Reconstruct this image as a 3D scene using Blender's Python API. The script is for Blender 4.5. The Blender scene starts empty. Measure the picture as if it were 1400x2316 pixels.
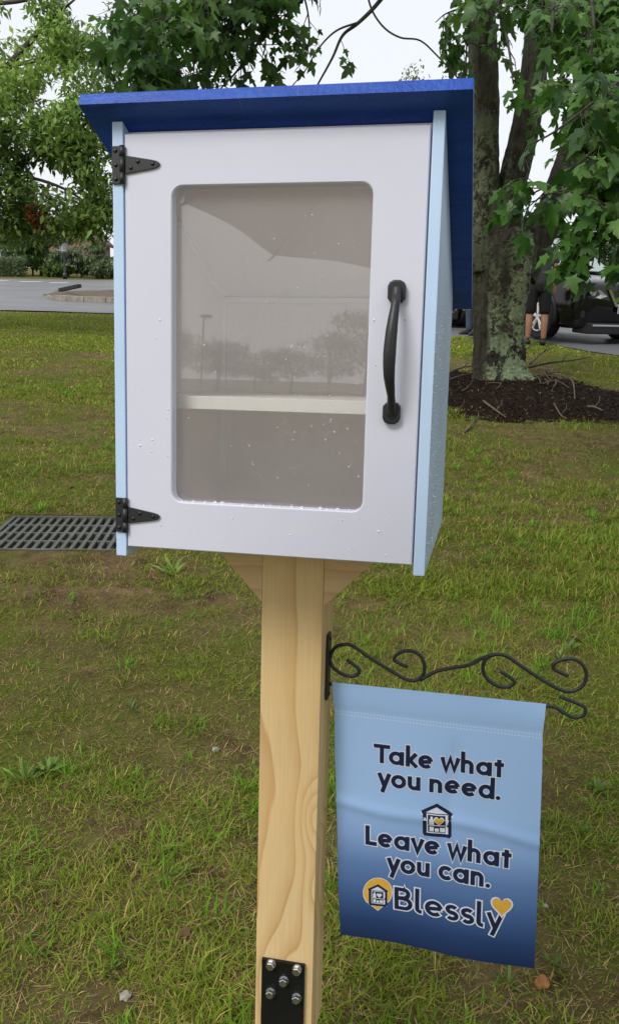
import bpy, bmesh, math, random
import numpy as np
from mathutils import Matrix, Vector
random.seed(7); RNG = np.random.default_rng(11)
SC = bpy.context.scene; COL = SC.collection
rad = math.radians

# ------------------------------------------------------------------ camera
F, PW, PH = 1949.41, 1400.0, 2316.0          # focal length and size in photo pixels
EYE = np.array([0.0, 0.0, 1.35])
def cam_axes(yaw, pitch, roll):
    r = np.array([math.cos(yaw), math.sin(yaw), 0]); f = np.array([-math.sin(yaw), math.cos(yaw), 0]); u = np.array([0, 0, 1.])
    f2 = f*math.cos(pitch)-u*math.sin(pitch); u2 = u*math.cos(pitch)+f*math.sin(pitch)
    return r*math.cos(roll)+u2*math.sin(roll), u2*math.cos(roll)-r*math.sin(roll), f2
PITCH, ROLL = rad(13.4), rad(1.43)
WR, WU, WF = cam_axes(0, PITCH, ROLL)
cd = bpy.data.cameras.new('camera'); cam = bpy.data.objects.new('camera', cd); COL.objects.link(cam)
cd.sensor_fit = 'VERTICAL'; cd.sensor_height = 36; cd.lens = F/PH*36; cd.clip_start = .02; cd.clip_end = 2000
cam.matrix_world = Matrix([[WR[i], WU[i], -WF[i], EYE[i]] for i in range(3)]+[[0, 0, 0, 1]])
SC.camera = cam
SC.render.resolution_x, SC.render.resolution_y = 618, 1024

# ------------------------------------------------------------------ sky, sun, exposure
SUN_EL, SUN_AZ = rad(46), rad(222)           # azimuth from +Y, clockwise: behind the camera
wd = bpy.data.worlds.new('World'); SC.world = wd; wd.use_nodes = True
wn = wd.node_tree; wn.nodes.clear()
wo = wn.nodes.new('ShaderNodeOutputWorld'); bg = wn.nodes.new('ShaderNodeBackground')
sky = wn.nodes.new('ShaderNodeTexSky'); sky.sky_type = 'NISHITA'; sky.sun_disc = False
sky.sun_elevation = SUN_EL; sky.sun_rotation = SUN_AZ; sky.dust_density = 6; sky.air_density = 1.0; sky.ozone_density = 1
mx = wn.nodes.new('ShaderNodeMix'); mx.data_type = 'RGBA'; mx.inputs['Factor'].default_value = .86
mx.inputs['B'].default_value = (6.6, 6.8, 7.05, 1)      # even overcast
wn.links.new(sky.outputs[0], mx.inputs['A']); wn.links.new(mx.outputs['Result'], bg.inputs[0])
bg.inputs[1].default_value = .115; wn.links.new(bg.outputs[0], wo.inputs[0])
sl = bpy.data.lights.new('sun', 'SUN'); sl.energy = 1.5; sl.angle = rad(22); sl.color = (1, .97, .93)
so = bpy.data.objects.new('sun', sl); COL.objects.link(so)
sd = Vector((math.sin(SUN_AZ)*math.cos(SUN_EL), math.cos(SUN_AZ)*math.cos(SUN_EL), math.sin(SUN_EL)))
so.rotation_euler = sd.to_track_quat('Z', 'Y').to_euler(); so.location = (0, -3, 8)
SC.view_settings.view_transform = 'Standard'; SC.view_settings.look = 'None'
SC.view_settings.exposure = .42; SC.view_settings.gamma = 1; SC.view_settings.use_curve_mapping = False
SC.render.engine = 'CYCLES'; SC.cycles.use_denoising = True; SC.cycles.max_bounces = 14; SC.cycles.diffuse_bounces = 12; SC.cycles.transparent_max_bounces = 16
try: SC.cycles.denoiser = 'OPENIMAGEDENOISE'
except Exception: pass

# ------------------------------------------------------------------ helpers: pixels to places
def ray(u, v):
    d = WF+WR*((u-700)/F)+WU*((1158-v)/F)
    return d/d[1]                              # unit step along world Y
def W(u, v, D): return EYE+ray(u, v)*D
def sm(t): t = np.clip(t, 0, 1); return t*t*(3-2*t)
SL = math.tan(rad(3))
def vnoise(x, y, s=1.0, seed=0):
    x = np.asarray(x, float)/s+seed*17.3; y = np.asarray(y, float)/s-seed*9.7
    xi = np.floor(x); yi = np.floor(y); fx = sm(x-xi); fy = sm(y-yi)
    def h(a, b):
        t = np.sin(a*127.1+b*311.7+seed*74.7)*43758.5453
        return t-np.floor(t)
    return (h(xi, yi)*(1-fx)+h(xi+1, yi)*fx)*(1-fy)+(h(xi, yi+1)*(1-fx)+h(xi+1, yi+1)*fx)*fy
def fnoise(x, y, s, seed=0): return .55*vnoise(x, y, s, seed)+.3*vnoise(x, y, s*.47, seed+1)+.15*vnoise(x, y, s*.21, seed+2)
def ground_z(x, y, rough=True):
    x = np.asarray(x, float); y = np.asarray(y, float)
    z = SL*np.clip(y, 0, 90)
    z = z+sm((x-.2)/1.8)*.10*sm((y-9.8)/3.2)+.085*np.clip(-y-3, 0, 120)
    if rough: z = z+(fnoise(x, y, 1.1, 3)-.5)*.05*sm((12-y)/4)*sm((y-.2)/1)
    return z
def G(u, v):
    d = ray(u, v); lo, hi = .3, 90.
    t = np.linspace(lo, hi, 6000); P = EYE[None]+t[:, None]*d[None]
    below = P[:, 2] < ground_z(P[:, 0], P[:, 1])
    i = int(np.argmax(below)) if below.any() else len(t)-1
    p = P[i].copy(); p[2] = float(ground_z(p[0], p[1])); return p
# the leaning box: its own frame (x along the door, y into the box, z up the door; origin at the door's lower left)
BR, BU, BF = cam_axes(.1972, .1557, .0249); BC = np.array([.443, -1.026, .2225])
RB = np.stack([WR, WU, WF], 1)@np.stack([BR, BU, BF], 1).T
TB = EYE-RB@BC
MB = Matrix([[*RB[i], TB[i]] for i in range(3)]+[[0, 0, 0, 1]])
def inv(u, v, y0):                            # photo pixel -> (x, z) on the box-frame plane y = y0
    d = BF+BR*((u-700)/F)+BU*((1158-v)/F); t = (y0-BC[1])/d[1]; p = BC+d*t
    return np.array([p[0], p[2]])
def invx(u, v, x0):                           # -> (y, z) on the plane x = x0
    d = BF+BR*((u-700)/F)+BU*((1158-v)/F); t = (x0-BC[0])/d[0]; p = BC+d*t
    return np.array([p[1], p[2]])

# ------------------------------------------------------------------ helpers: objects
def tag(o, label=None, cat=None, group=None, kind=None):
    for k, v in (('label', label), ('category', cat), ('group', group), ('kind', kind)):
        if v: o[k] = v
    return o
def link(o, parent=None):
    COL.objects.link(o)
    if parent is not None: o.parent = parent
    return o
def empty(name, mw=None, loc=None):
    o = bpy.data.objects.new(name, None); o.empty_display_size = .1; COL.objects.link(o)
    if mw is not None: o.matrix_world = mw
    if loc is not None: o.location = [float(c) for c in loc]
    return o
def mk(name, V, Fc, m, parent=None, smooth=False, off=None):
    me = bpy.data.meshes.new(name)
    if off is not None: V = [tuple(np.asarray(v, float)-np.asarray(off, float)) for v in V]
    me.from_pydata([tuple(map(float, v)) for v in V], [], [tuple(map(int, f)) for f in Fc])
    me.materials.append(m)
    if smooth: me.polygons.foreach_set('use_smooth', [True]*len(me.polygons))
    me.update(); return link(bpy.data.objects.new(name, me), parent)
def np_mesh(name, V, Fc, m, tint=None, smooth=False):
    V = np.asarray(V, np.float32); Fc = np.asarray(Fc, np.int32); k = Fc.shape[1]
    me = bpy.data.meshes.new(name); me.vertices.add(len(V)); me.vertices.foreach_set('co', V.ravel())
    me.loops.add(Fc.size); me.loops.foreach_set('vertex_index', Fc.ravel())
    me.polygons.add(len(Fc)); me.polygons.foreach_set('loop_start', np.arange(0, Fc.size, k, dtype=np.int32))
    if smooth: me.polygons.foreach_set('use_smooth', np.ones(len(Fc), bool))
    me.materials.append(m); me.update(calc_edges=True)
    if tint is not None:
        a = me.attributes.new('tint', 'FLOAT_COLOR', 'POINT'); t = np.ones((len(V), 4), np.float32); t[:, :3] = tint
        a.data.foreach_set('color', t.ravel())
    return me
def mk_np(name, V, Fc, m, parent=None, tint=None, smooth=False):
    return link(bpy.data.objects.new(name, np_mesh(name, V, Fc, m, tint, smooth)), parent)
def bm_obj(name, bm, m, parent=None, smooth=False):
    me = bpy.data.meshes.new(name); bm.normal_update(); bm.to_mesh(me); bm.free(); me.materials.append(m)
    if smooth: me.polygons.foreach_set('use_smooth', [True]*len(me.polygons))
    return link(bpy.data.objects.new(name, me), parent)
def prism_bm(poly, axis, a, b, bev=0, bm=None, seg=2):
    """poly in the two other axes, extruded along axis from a to b"""
    own = bmesh.new()
    def P(p, c): q = [0, 0, 0]; o = [i for i in range(3) if i != axis]; q[axis] = c; q[o[0]] = p[0]; q[o[1]] = p[1]; return q
    va = [own.verts.new(P(p, a)) for p in poly]; vb = [own.verts.new(P(p, b)) for p in poly]
    own.faces.new(va); own.faces.new(vb[::-1]); n = len(poly)
    for i in range(n): own.faces.new((va[i], vb[i], vb[(i+1) % n], va[(i+1) % n]))
    bmesh.ops.recalc_face_normals(own, faces=own.faces)
    if bev: bmesh.ops.bevel(own, geom=list(own.edges), offset=bev, segments=seg, affect='EDGES', profile=.7)
    return own
def box_bm(lo, hi, bev=0): return prism_bm([(lo[0], lo[1]), (hi[0], lo[1]), (hi[0], hi[1]), (lo[0], hi[1])], 2, lo[2], hi[2], bev)
def shift(bm, off): bmesh.ops.translate(bm, verts=bm.verts, vec=-Vector([float(c) for c in off])); return bm
def catmull(P, k=6):
    P = [np.asarray(p, float) for p in P]; Q = [2*P[0]-P[1]]+P+[2*P[-1]-P[-2]]; out = []
    for i in range(1, len(Q)-2):
        for j in range(k):
            t = j/k; a, b, c, d = Q[i-1:i+3]
            out.append(.5*(2*b+(c-a)*t+(2*a-5*b+4*c-d)*t*t+(3*b-a-3*c+d)*t**3))
    out.append(P[-1]); return np.array(out)
def tube(P, R, n=8, caps=True):
    P = np.asarray(P, float); R = np.broadcast_to(np.asarray(R, float), (len(P),))
    T = np.gradient(P, axis=0); T /= np.linalg.norm(T, axis=1)[:, None]+1e-12
    a = np.array([0, 0, 1.]) if abs(T[0][2]) < .9 else np.array([1., 0, 0])
    N = np.cross(T[0], a); N /= np.linalg.norm(N); V = []; Fc = []
    ang = np.linspace(0, 2*math.pi, n, endpoint=False)
    for i in range(len(P)):
        N = N-T[i]*(N@T[i]); N /= np.linalg.norm(N)+1e-12; B = np.cross(T[i], N)
        V.append(P[i]+R[i]*(np.cos(ang)[:, None]*N+np.sin(ang)[:, None]*B))
    V = np.concatenate(V)
    for i in range(len(P)-1):
        for j in range(n):
            Fc.append((i*n+j, i*n+(j+1) % n, (i+1)*n+(j+1) % n, (i+1)*n+j))
    if caps:
        c0 = len(V); V = np.vstack([V, P[:1], P[-1:]])
        for j in range(n):
            Fc.append((c0, (j+1) % n, j, j) if 0 else (c0, (j+1) % n, j)); m = (len(P)-1)*n
            Fc.append((c0+1, m+j, m+(j+1) % n))
    return V, Fc
class MBuf:
    def __init__(s): s.V = []; s.F = []; s.n = 0
    def add(s, V, Fc): s.V.extend(map(tuple, V)); s.F.extend([tuple(i+s.n for i in f) for f in Fc]); s.n += len(V); return s
    def obj(s, name, m, parent=None, smooth=True, off=None): return mk(name, s.V, s.F, m, parent, smooth, off)

# ------------------------------------------------------------------ helpers: materials
class NT:
    def __init__(s, name):
        s.m = bpy.data.materials.new(name); s.m.use_nodes = True; s.t = s.m.node_tree
        s.p = s.t.nodes['Principled BSDF']; s.out = s.t.nodes['Material Output']
    def n(s, typ, **kw):
        nd = s.t.nodes.new('ShaderNode'+typ)
        for k, v in kw.items(): setattr(nd, k, v)
        return nd
    def l(s, a, b): s.t.links.new(a, b)
    def inp(s, sock, v):
        if hasattr(v, 'is_output') or isinstance(v, bpy.types.NodeSocket): s.l(v, sock)
        else: sock.default_value = v
    def math(s, op, a, b=0.0, c=0.0, clamp=False):
        nd = s.n('Math', operation=op, use_clamp=clamp)
        for i, v in enumerate((a, b, c)): s.inp(nd.inputs[i], v)
        return nd.outputs[0]
    def mix(s, f, a, b):
        nd = s.n('Mix', data_type='RGBA'); s.inp(nd.inputs['Factor'], f)
        for k, v in (('A', a), ('B', b)):
            if isinstance(v, tuple) and len(v) == 3: v = (*v, 1)
            s.inp(nd.inputs[k], v)
        return nd.outputs['Result']
    def co(s, kind='Object'): return s.n('TexCoord').outputs[kind]
    def map(s, v, scale=(1, 1, 1), loc=(0, 0, 0)):
        nd = s.n('Mapping'); s.l(v, nd.inputs[0]); nd.inputs['Scale'].default_value = scale; nd.inputs['Location'].default_value = loc; return nd.outputs[0]
    def noise(s, v, scale, detail=4, rough=.55, dist=0):
        nd = s.n('TexNoise'); s.l(v, nd.inputs['Vector']); nd.inputs['Scale'].default_value = scale; nd.inputs['Detail'].default_value = detail
        nd.inputs['Roughness'].default_value = rough; nd.inputs['Distortion'].default_value = dist; return nd.outputs['Fac']
    def ramp(s, f, stops):
        nd = s.n('ValToRGB'); s.l(f, nd.inputs[0]); e = nd.color_ramp.elements
        while len(e) < len(stops): e.new(.5)
        for el, (p, c) in zip(e, stops): el.position = p; el.color = (*c, 1) if len(c) == 3 else c
        return nd.outputs[0]
    def mr(s, f, a, b, c=0., d=1.):
        nd = s.n('MapRange'); s.l(f, nd.inputs[0])
        for i, v in enumerate((a, b, c, d)): nd.inputs[i+1].default_value = v
        return nd.outputs[0]
    def bump(s, h, strength=.3, dist=.01):
        nd = s.n('Bump'); s.l(h, nd.inputs['Height']); nd.inputs['Strength'].default_value = strength; nd.inputs['Distance'].default_value = dist
        s.l(nd.outputs[0], s.p.inputs['Normal']); return nd.outputs[0]
    def set(s, color=None, rough=None, spec=None, metal=None, coat=None):
        if color is not None: s.inp(s.p.inputs['Base Color'], (*color, 1) if isinstance(color, tuple) and len(color) == 3 else color)
        if rough is not None: s.inp(s.p.inputs['Roughness'], rough)
        if spec is not None: s.p.inputs['Specular IOR Level'].default_value = spec
        if metal is not None: s.p.inputs['Metallic'].default_value = metal
        if coat is not None: s.p.inputs['Coat Weight'].default_value = coat
        return s
def paint(name, c, rough=.45, var=.08, scale=30, bump=.12, spec=.5, coat=None):
    t = NT(name); v = t.co(); n = t.noise(v, scale, 5); n2 = t.noise(v, scale*.13, 3)
    k = t.math('ADD', t.math('MULTIPLY', n, .5), t.math('MULTIPLY', n2, .5))
    f = t.mr(k, .3, .7); lo = tuple(x*(1-var) for x in c); hi = tuple(min(1, x*(1+var)) for x in c)
    t.set(t.mix(f, lo, hi), t.mr(n2, .3, .7, rough*.85, min(1, rough*1.15)), spec, coat=coat)
    if bump: t.bump(t.noise(v, scale*12, 3), bump, .002)
    return t.m
# ------------------------------------------------------------------ ground materials
def ground_mat():
    t = NT('lawn_soil'); v = t.co(); a = t.noise(v, 1.3, 5, .6); b = t.noise(v, 9, 6, .65); c = t.noise(v, 130, 5, .75)
    soil = t.ramp(b, [(.3, (.06, .037, .020)), (.5, (.165, .105, .060)), (.72, (.31, .21, .115))])
    green = t.ramp(c, [(.3, (.045, .060, .010)), (.55, (.115, .14, .02)), (.75, (.20, .22, .04))])
    f = t.mr(t.math('ADD', t.math('MULTIPLY', a, .7), t.math('MULTIPLY', b, .3)), .40, .58)
    t.set(t.mix(f, soil, green), .95, .08); t.bump(t.math('ADD', b, c), .7, .03); return t.m
def asphalt_mat():
    t = NT('wet_asphalt'); v = t.co(); a = t.noise(v, .35, 5, .6); b = t.noise(v, 40, 4, .7)
    t.set(t.mix(a, t.mix(b, (.10, .102, .108), (.13, .132, .138)), t.mix(b, (.14, .143, .148), (.18, .182, .187))), t.mr(a, .35, .65, .38, .62), .35)
    t.bump(b, .15, .004); return t.m
def plain(name, lo, hi, scale, rough=.8, bump=.4, bd=.01, spec=.3):
    t = NT(name); v = t.co(); a = t.noise(v, scale, 6, .65); t.set(t.mix(t.mr(a, .3, .7), lo, hi), rough, spec); t.bump(a, bump, bd); return t.m
M_GROUND = ground_mat(); M_ASPH = asphalt_mat()
M_CONC = plain('old_concrete', (.16, .145, .12), (.32, .29, .24), 7)
M_MULCH = plain('dark_mulch', (.008, .005, .0035), (.026, .015, .009), 30, .95, .9, .03, .06)
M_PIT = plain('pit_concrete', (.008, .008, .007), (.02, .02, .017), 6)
M_LINE = plain('road_paint', (.6, .6, .58), (.8, .8, .78), 20, .5, .1)
def tint_mat(name, rough=.5, transl=.3, spec=.4, bright=1.0):
    t = NT(name); a = t.n('Attribute'); a.attribute_name = 'tint'; c = a.outputs['Color']
    t.set(c, rough, spec)
    if transl:
        tr = t.n('BsdfTranslucent'); ms = t.n('MixShader'); ms.inputs[0].default_value = transl
        g = t.n('Gamma'); g.inputs[1].default_value = .85; t.l(c, g.inputs[0]); t.l(g.outputs[0], tr.inputs[0])
        t.l(t.p.outputs[0], ms.inputs[1]); t.l(tr.outputs[0], ms.inputs[2]); t.l(ms.outputs[0], t.out.inputs['Surface'])
    return t.m
M_BLADE = tint_mat('grass_blades', .65, .3, .12)
M_CHIP = tint_mat('mulch_chips', .95, 0, .08)
M_IRON = plain('cast_iron', (.035, .037, .03), (.12, .125, .105), 5, .5, .3, .004, .5)

# ------------------------------------------------------------------ drain frame (its own axes: a to the right, b towards the camera)
gTL, gTR = G(30, 1163), G(325, 1163); gB = G(150, 1251)
A2 = (gTR-gTL)[:2]; GW = float(np.linalg.norm(A2)); A2 = A2/GW; B2 = np.array([A2[1], -A2[0]])
GD = float((gB-gTL)[:2]@B2)
def ab(x, y): dx = np.asarray(x)-gTL[0]; dy = np.asarray(y)-gTL[1]; return dx*A2[0]+dy*A2[1], dx*B2[0]+dy*B2[1]
def from_ab(a, b): return gTL[0]+a*A2[0]+b*B2[0], gTL[1]+a*A2[1]+b*B2[1]
GZ = float(ground_z(*from_ab(GW/2, GD/2)))
def axis(fine_lo, fine_hi, step, extra):
    v = list(np.arange(fine_lo, fine_hi, step)); s = step
    x = fine_hi
    while x < 600: v.append(x); s *= 1.25; x += s
    x = fine_lo-step; s = step
    while x > -600: v.append(x); s *= 1.25; x -= s
    v = [q for q in v if all(abs(q-e) > step*.3 for e in extra)]+list(extra)
    return np.array(sorted(v))
av = axis(-3.5, 8., .11, (0., GW)); bv = axis(-12., 4.5, .11, (0., GD))
AA, BBq = np.meshgrid(av, bv); X, Y = from_ab(AA, BBq); Z = ground_z(X, Y)
near = sm(1-np.maximum(np.abs(AA-GW/2)-GW/2, np.abs(BBq-GD/2)-GD/2)/.25); Z = Z*(1-near)+GZ*near
na, nb = len(av), len(bv); idx = np.arange(na*nb).reshape(nb, na)
Q = np.stack([idx[:-1, :-1], idx[:-1, 1:], idx[1:, 1:], idx[1:, :-1]], -1)
ca = (av[:-1]+av[1:])/2; cb = (bv[:-1]+bv[1:])/2
hole = ((cb > 0) & (cb < GD))[:, None] & ((ca > 0) & (ca < GW))[None]
Q = Q[~hole].reshape(-1, 4)[:, ::-1]
lawn = mk_np('lawn', np.stack([X.ravel(), Y.ravel(), Z.ravel()], 1), Q, M_GROUND, smooth=True); tag(lawn, kind='structure')

# drain pit and grate
pm = Matrix([[A2[0], B2[0], 0, gTL[0]], [A2[1], B2[1], 0, gTL[1]], [0, 0, 1, GZ], [0, 0, 0, 1]])
pit = MBuf(); e = .0
for (p, q) in (((0, 0), (GW, 0)), ((GW, 0), (GW, GD)), ((GW, GD), (0, GD)), ((0, GD), (0, 0))):
    pit.add([(p[0], p[1], 0), (q[0], q[1], 0), (q[0], q[1], -.4), (p[0], p[1], -.4)], [(0, 1, 2, 3)])
pit.add([(0, 0, -.4), (GW, 0, -.4), (GW, GD, -.4), (0, GD, -.4)], [(0, 1, 2, 3)])
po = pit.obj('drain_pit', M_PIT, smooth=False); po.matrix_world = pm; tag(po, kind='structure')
grate = empty('drain_grate', pm)
tag(grate, 'grey cast iron drain grate with slots set into the lawn', 'grate')
fr = MBuf()
def fbox(b, lo, hi):
    m = box_bm(lo, hi); b.add([tuple(v.co) for v in m.verts], [tuple(v.index for v in f.verts) for f in m.faces]) if not [m.verts.index_update()] else b.add([tuple(v.co) for v in m.verts], [tuple(v.index for v in f.verts) for f in m.faces]); m.free()
fw = .022
fbox(fr, (.002, .002, -.03), (GW-.002, fw, .006)); fbox(fr, (.002, GD-fw, -.03), (GW-.002, GD-.002, .006))
fbox(fr, (.002, fw, -.03), (fw, GD-fw, .006)); fbox(fr, (GW-fw, fw, -.03), (GW-.002, GD-fw, .006))
fr.obj('frame', M_IRON, grate, False)
nbar = int((GW-2*fw)/.042); pitch = (GW-2*fw)/nbar
bm0 = box_bm((-.0095, fw, -.032), (.0095, GD-fw, .003), .002); bar0 = bm_obj('bar', bm0, M_IRON, grate); bar0.location.x = fw+pitch*.5
for i in range(1, nbar):
    c = bar0.copy(); link(c, grate); c.location.x = fw+pitch*(i+.5)
for k in range(1, 4):
    bm_obj('cross_bar', box_bm((fw, fw+(GD-2*fw)*k/4-.009, -.034), (GW-fw, fw+(GD-2*fw)*k/4+.009, .0012), .0015), M_IRON, grate)

# ------------------------------------------------------------------ roads, island
def strip(name, xs, y0, y1, ny, m, lift):
    V = []; Fc = []
    for x in xs:
        a, b = y0(x), y1(x)
        for j in range(ny+1):
            y = a+(b-a)*j/ny; V.append((x, y, float(ground_z(x, y))+lift))
    for i in range(len(xs)-1):
        for j in range(ny): p = i*(ny+1)+j; Fc.append((p, p+ny+1, p+ny+2, p+1))
    return tag(mk(name, V, Fc, m, smooth=True), kind='structure')
lw = lambda x: 15.2+.10*math.sin(x*2.3)-2.5*float(sm((x-3.45)/.9))-.5*max(0, x-4.4)**.8
strip('road', np.arange(-70, 45, 1.), lambda x: 20.4+.12*math.sin(x*1.7), lambda x: 47-max(0, -x-6)*.35, 28, M_ASPH, .03)
strip('parking_lot', np.arange(1.3, 45, .4), lw, lambda x: 20.8, 36, M_ASPH, .014)
for (u0, u1, v) in ((45, 96, 639), (113, 156, 641.5), (-60, 20, 637)):
    a, b = G(u0, v), G(u1, v); V = []
    for t in np.linspace(0, 1, 6):
        p = a+(b-a)*t
        for dy in (-.12, .12): V.append((p[0], p[1]+dy*3.2, float(ground_z(p[0], p[1]+dy*3.2))+.04))
    tag(mk('lane_marking', V, [(2*i, 2*i+2, 2*i+3, 2*i+1) for i in range(5)], M_LINE), kind='structure')
# kerbed island in the road
isl = empty('traffic_island', loc=G(300, 684)); tag(isl, 'low soil traffic island edged with worn concrete kerb in the wet road', 'island')
near_e = [G(98, 672), G(106, 678), G(118, 681.5), G(150, 683.5), G(190, 685), G(240, 687), G(300, 690), G(380, 693)]
far_e = [G(98, 672), G(112, 667), G(135, 663.5), G(165, 661.5), G(200, 660), G(250, 660), G(310, 660), G(380, 660)]
io = np.array(isl.location)
for i in range(7):
    a, b = near_e[i]*.985+near_e[i+1]*.015, near_e[i+1]*.985+near_e[i]*.015; d = (b-a)[:2]; d /= np.linalg.norm(d); nrm = np.array([-d[1], d[0]])*.28
    pts = [a[:2], b[:2], b[:2]+nrm, a[:2]+nrm]; h = .05+.10*min(1, i/2)
    V = [(*p, float(ground_z(*p))-.02) for p in pts]+[(*(p+(nrm*.08 if k < 2 else 0)), float(ground_z(*p))+h+.02) for k, p in enumerate(pts)]
    mk('kerb_stone', V, [(0, 1, 5, 4), (1, 2, 6, 5), (2, 3, 7, 6), (3, 0, 4, 7), (4, 5, 6, 7)], M_CONC, isl, off=io)
V = []; Fc = []
for i in range(8):
    for t in (0, .35, .7, 1):
        p = near_e[i]*(1-t)+far_e[i]*t+np.array([0, .15*(1-t), 0]); V.append((p[0], p[1], float(ground_z(p[0], p[1]))+.05+.07*min(1, i/2)*(1-(t > .9))+.05*math.sin(i*2.1+t*5)*(0 < t < 1)))
for i in range(7):
    for j in range(3): p = i*4+j; Fc.append((p, p+4, p+5, p+1))
M_SOIL = plain('bare_soil', (.06, .045, .03), (.17, .125, .085), 5, .9, .6)
mk('soil', V, Fc, M_SOIL, isl, True, off=io)
pa, pb = W(137, 656, 27.2), W(181, 646.5, 26.6)
M_PLANK = plain('black_timber', (.012, .012, .012), (.035, .033, .03), 9, .6, .3)
d = Vector(pb-pa); L = d.length; d.normalize(); sd_ = d.cross(Vector((0, 0, 1))).normalized(); up = sd_.cross(d)
pk = bm_obj('timber_beam', box_bm((0, -.07, -.05), (L, .07, .05), .008), M_PLANK)
pk.matrix_world = Matrix([[d[i], -sd_[i], up[i], pa[i]] for i in range(3)]+[[0, 0, 0, 1]])
tag(pk, 'black timber beam lying tilted on the traffic island', 'beam')

# ------------------------------------------------------------------ tree bed: mulch mound
TR = G(1128, 858); BEDC = np.array([TR[0]-.05, TR[1]-1.25]); BEDR = np.array([1.32, 1.7])
def bed_r(x, y):
    dx = (np.asarray(x)-BEDC[0])/BEDR[0]; dy = (np.asarray(y)-BEDC[1])/BEDR[1]
    return np.hypot(dx, dy)+(fnoise(x, y, .6, 21)-.5)*.5
ths = np.linspace(0, 2*math.pi, 72, endpoint=False); rs = np.linspace(0, 1.12, 15); V = []; Fc = []
for r in rs:
    for th in ths:
        x, y = BEDC[0]+BEDR[0]*r*math.cos(th), BEDC[1]+BEDR[1]*r*math.sin(th); rr = float(bed_r(x, y))
        V.append((x, y, float(ground_z(x, y))+(.06*float(sm((1-rr)/.55))+.012*float(vnoise(x, y, .09, 5)) if rr < 1 else -.03)))
for i in range(len(rs)-1):
    for j in range(72): Fc.append((i*72+j, (i+1)*72+j, (i+1)*72+(j+1) % 72, i*72+(j+1) % 72))
bed = mk('mulch_bed', V, Fc, M_MULCH, None, True); tag(bed, kind='structure')
def bed_z(x, y): rr = bed_r(x, y); return ground_z(x, y)+np.where(rr < 1, .06*sm((1-rr)/.55)+.008, 0)
n = 9000; x = BEDC[0]+RNG.uniform(-1.15, 1.15, n)*BEDR[0]; y = BEDC[1]+RNG.uniform(-1.15, 1.15, n)*BEDR[1]; k = bed_r(x, y) < 1.04; x = x[k]; y = y[k]; n = len(x)
z = bed_z(x, y)+.004; th = RNG.uniform(0, 6.28, n); L = RNG.uniform(.006, .022, n); w = RNG.uniform(.002, .006, n); ti = RNG.uniform(-.5, .5, n)
dx = np.stack([np.cos(th), np.sin(th), ti], 1)*L[:, None]; dy = np.stack([-np.sin(th), np.cos(th), RNG.uniform(-.6, .6, n)], 1)*w[:, None]; c = np.stack([x, y, z+np.abs(ti)*L*.6], 1)
V = np.stack([c-dx-dy, c+dx-dy*.6, c+dx*.8+dy, c-dx*.9+dy], 1).reshape(-1, 3)
tone = RNG.random(n)**3; tc = np.array([.007, .005, .004])+(tone**1.6)[:, None]*np.array([.15, .10, .06])
chips = mk_np('mulch_chips', V, np.arange(4*n).reshape(n, 4), M_CHIP, bed, np.repeat(tc, 4, 0)); tag(chips, kind='stuff')

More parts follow.
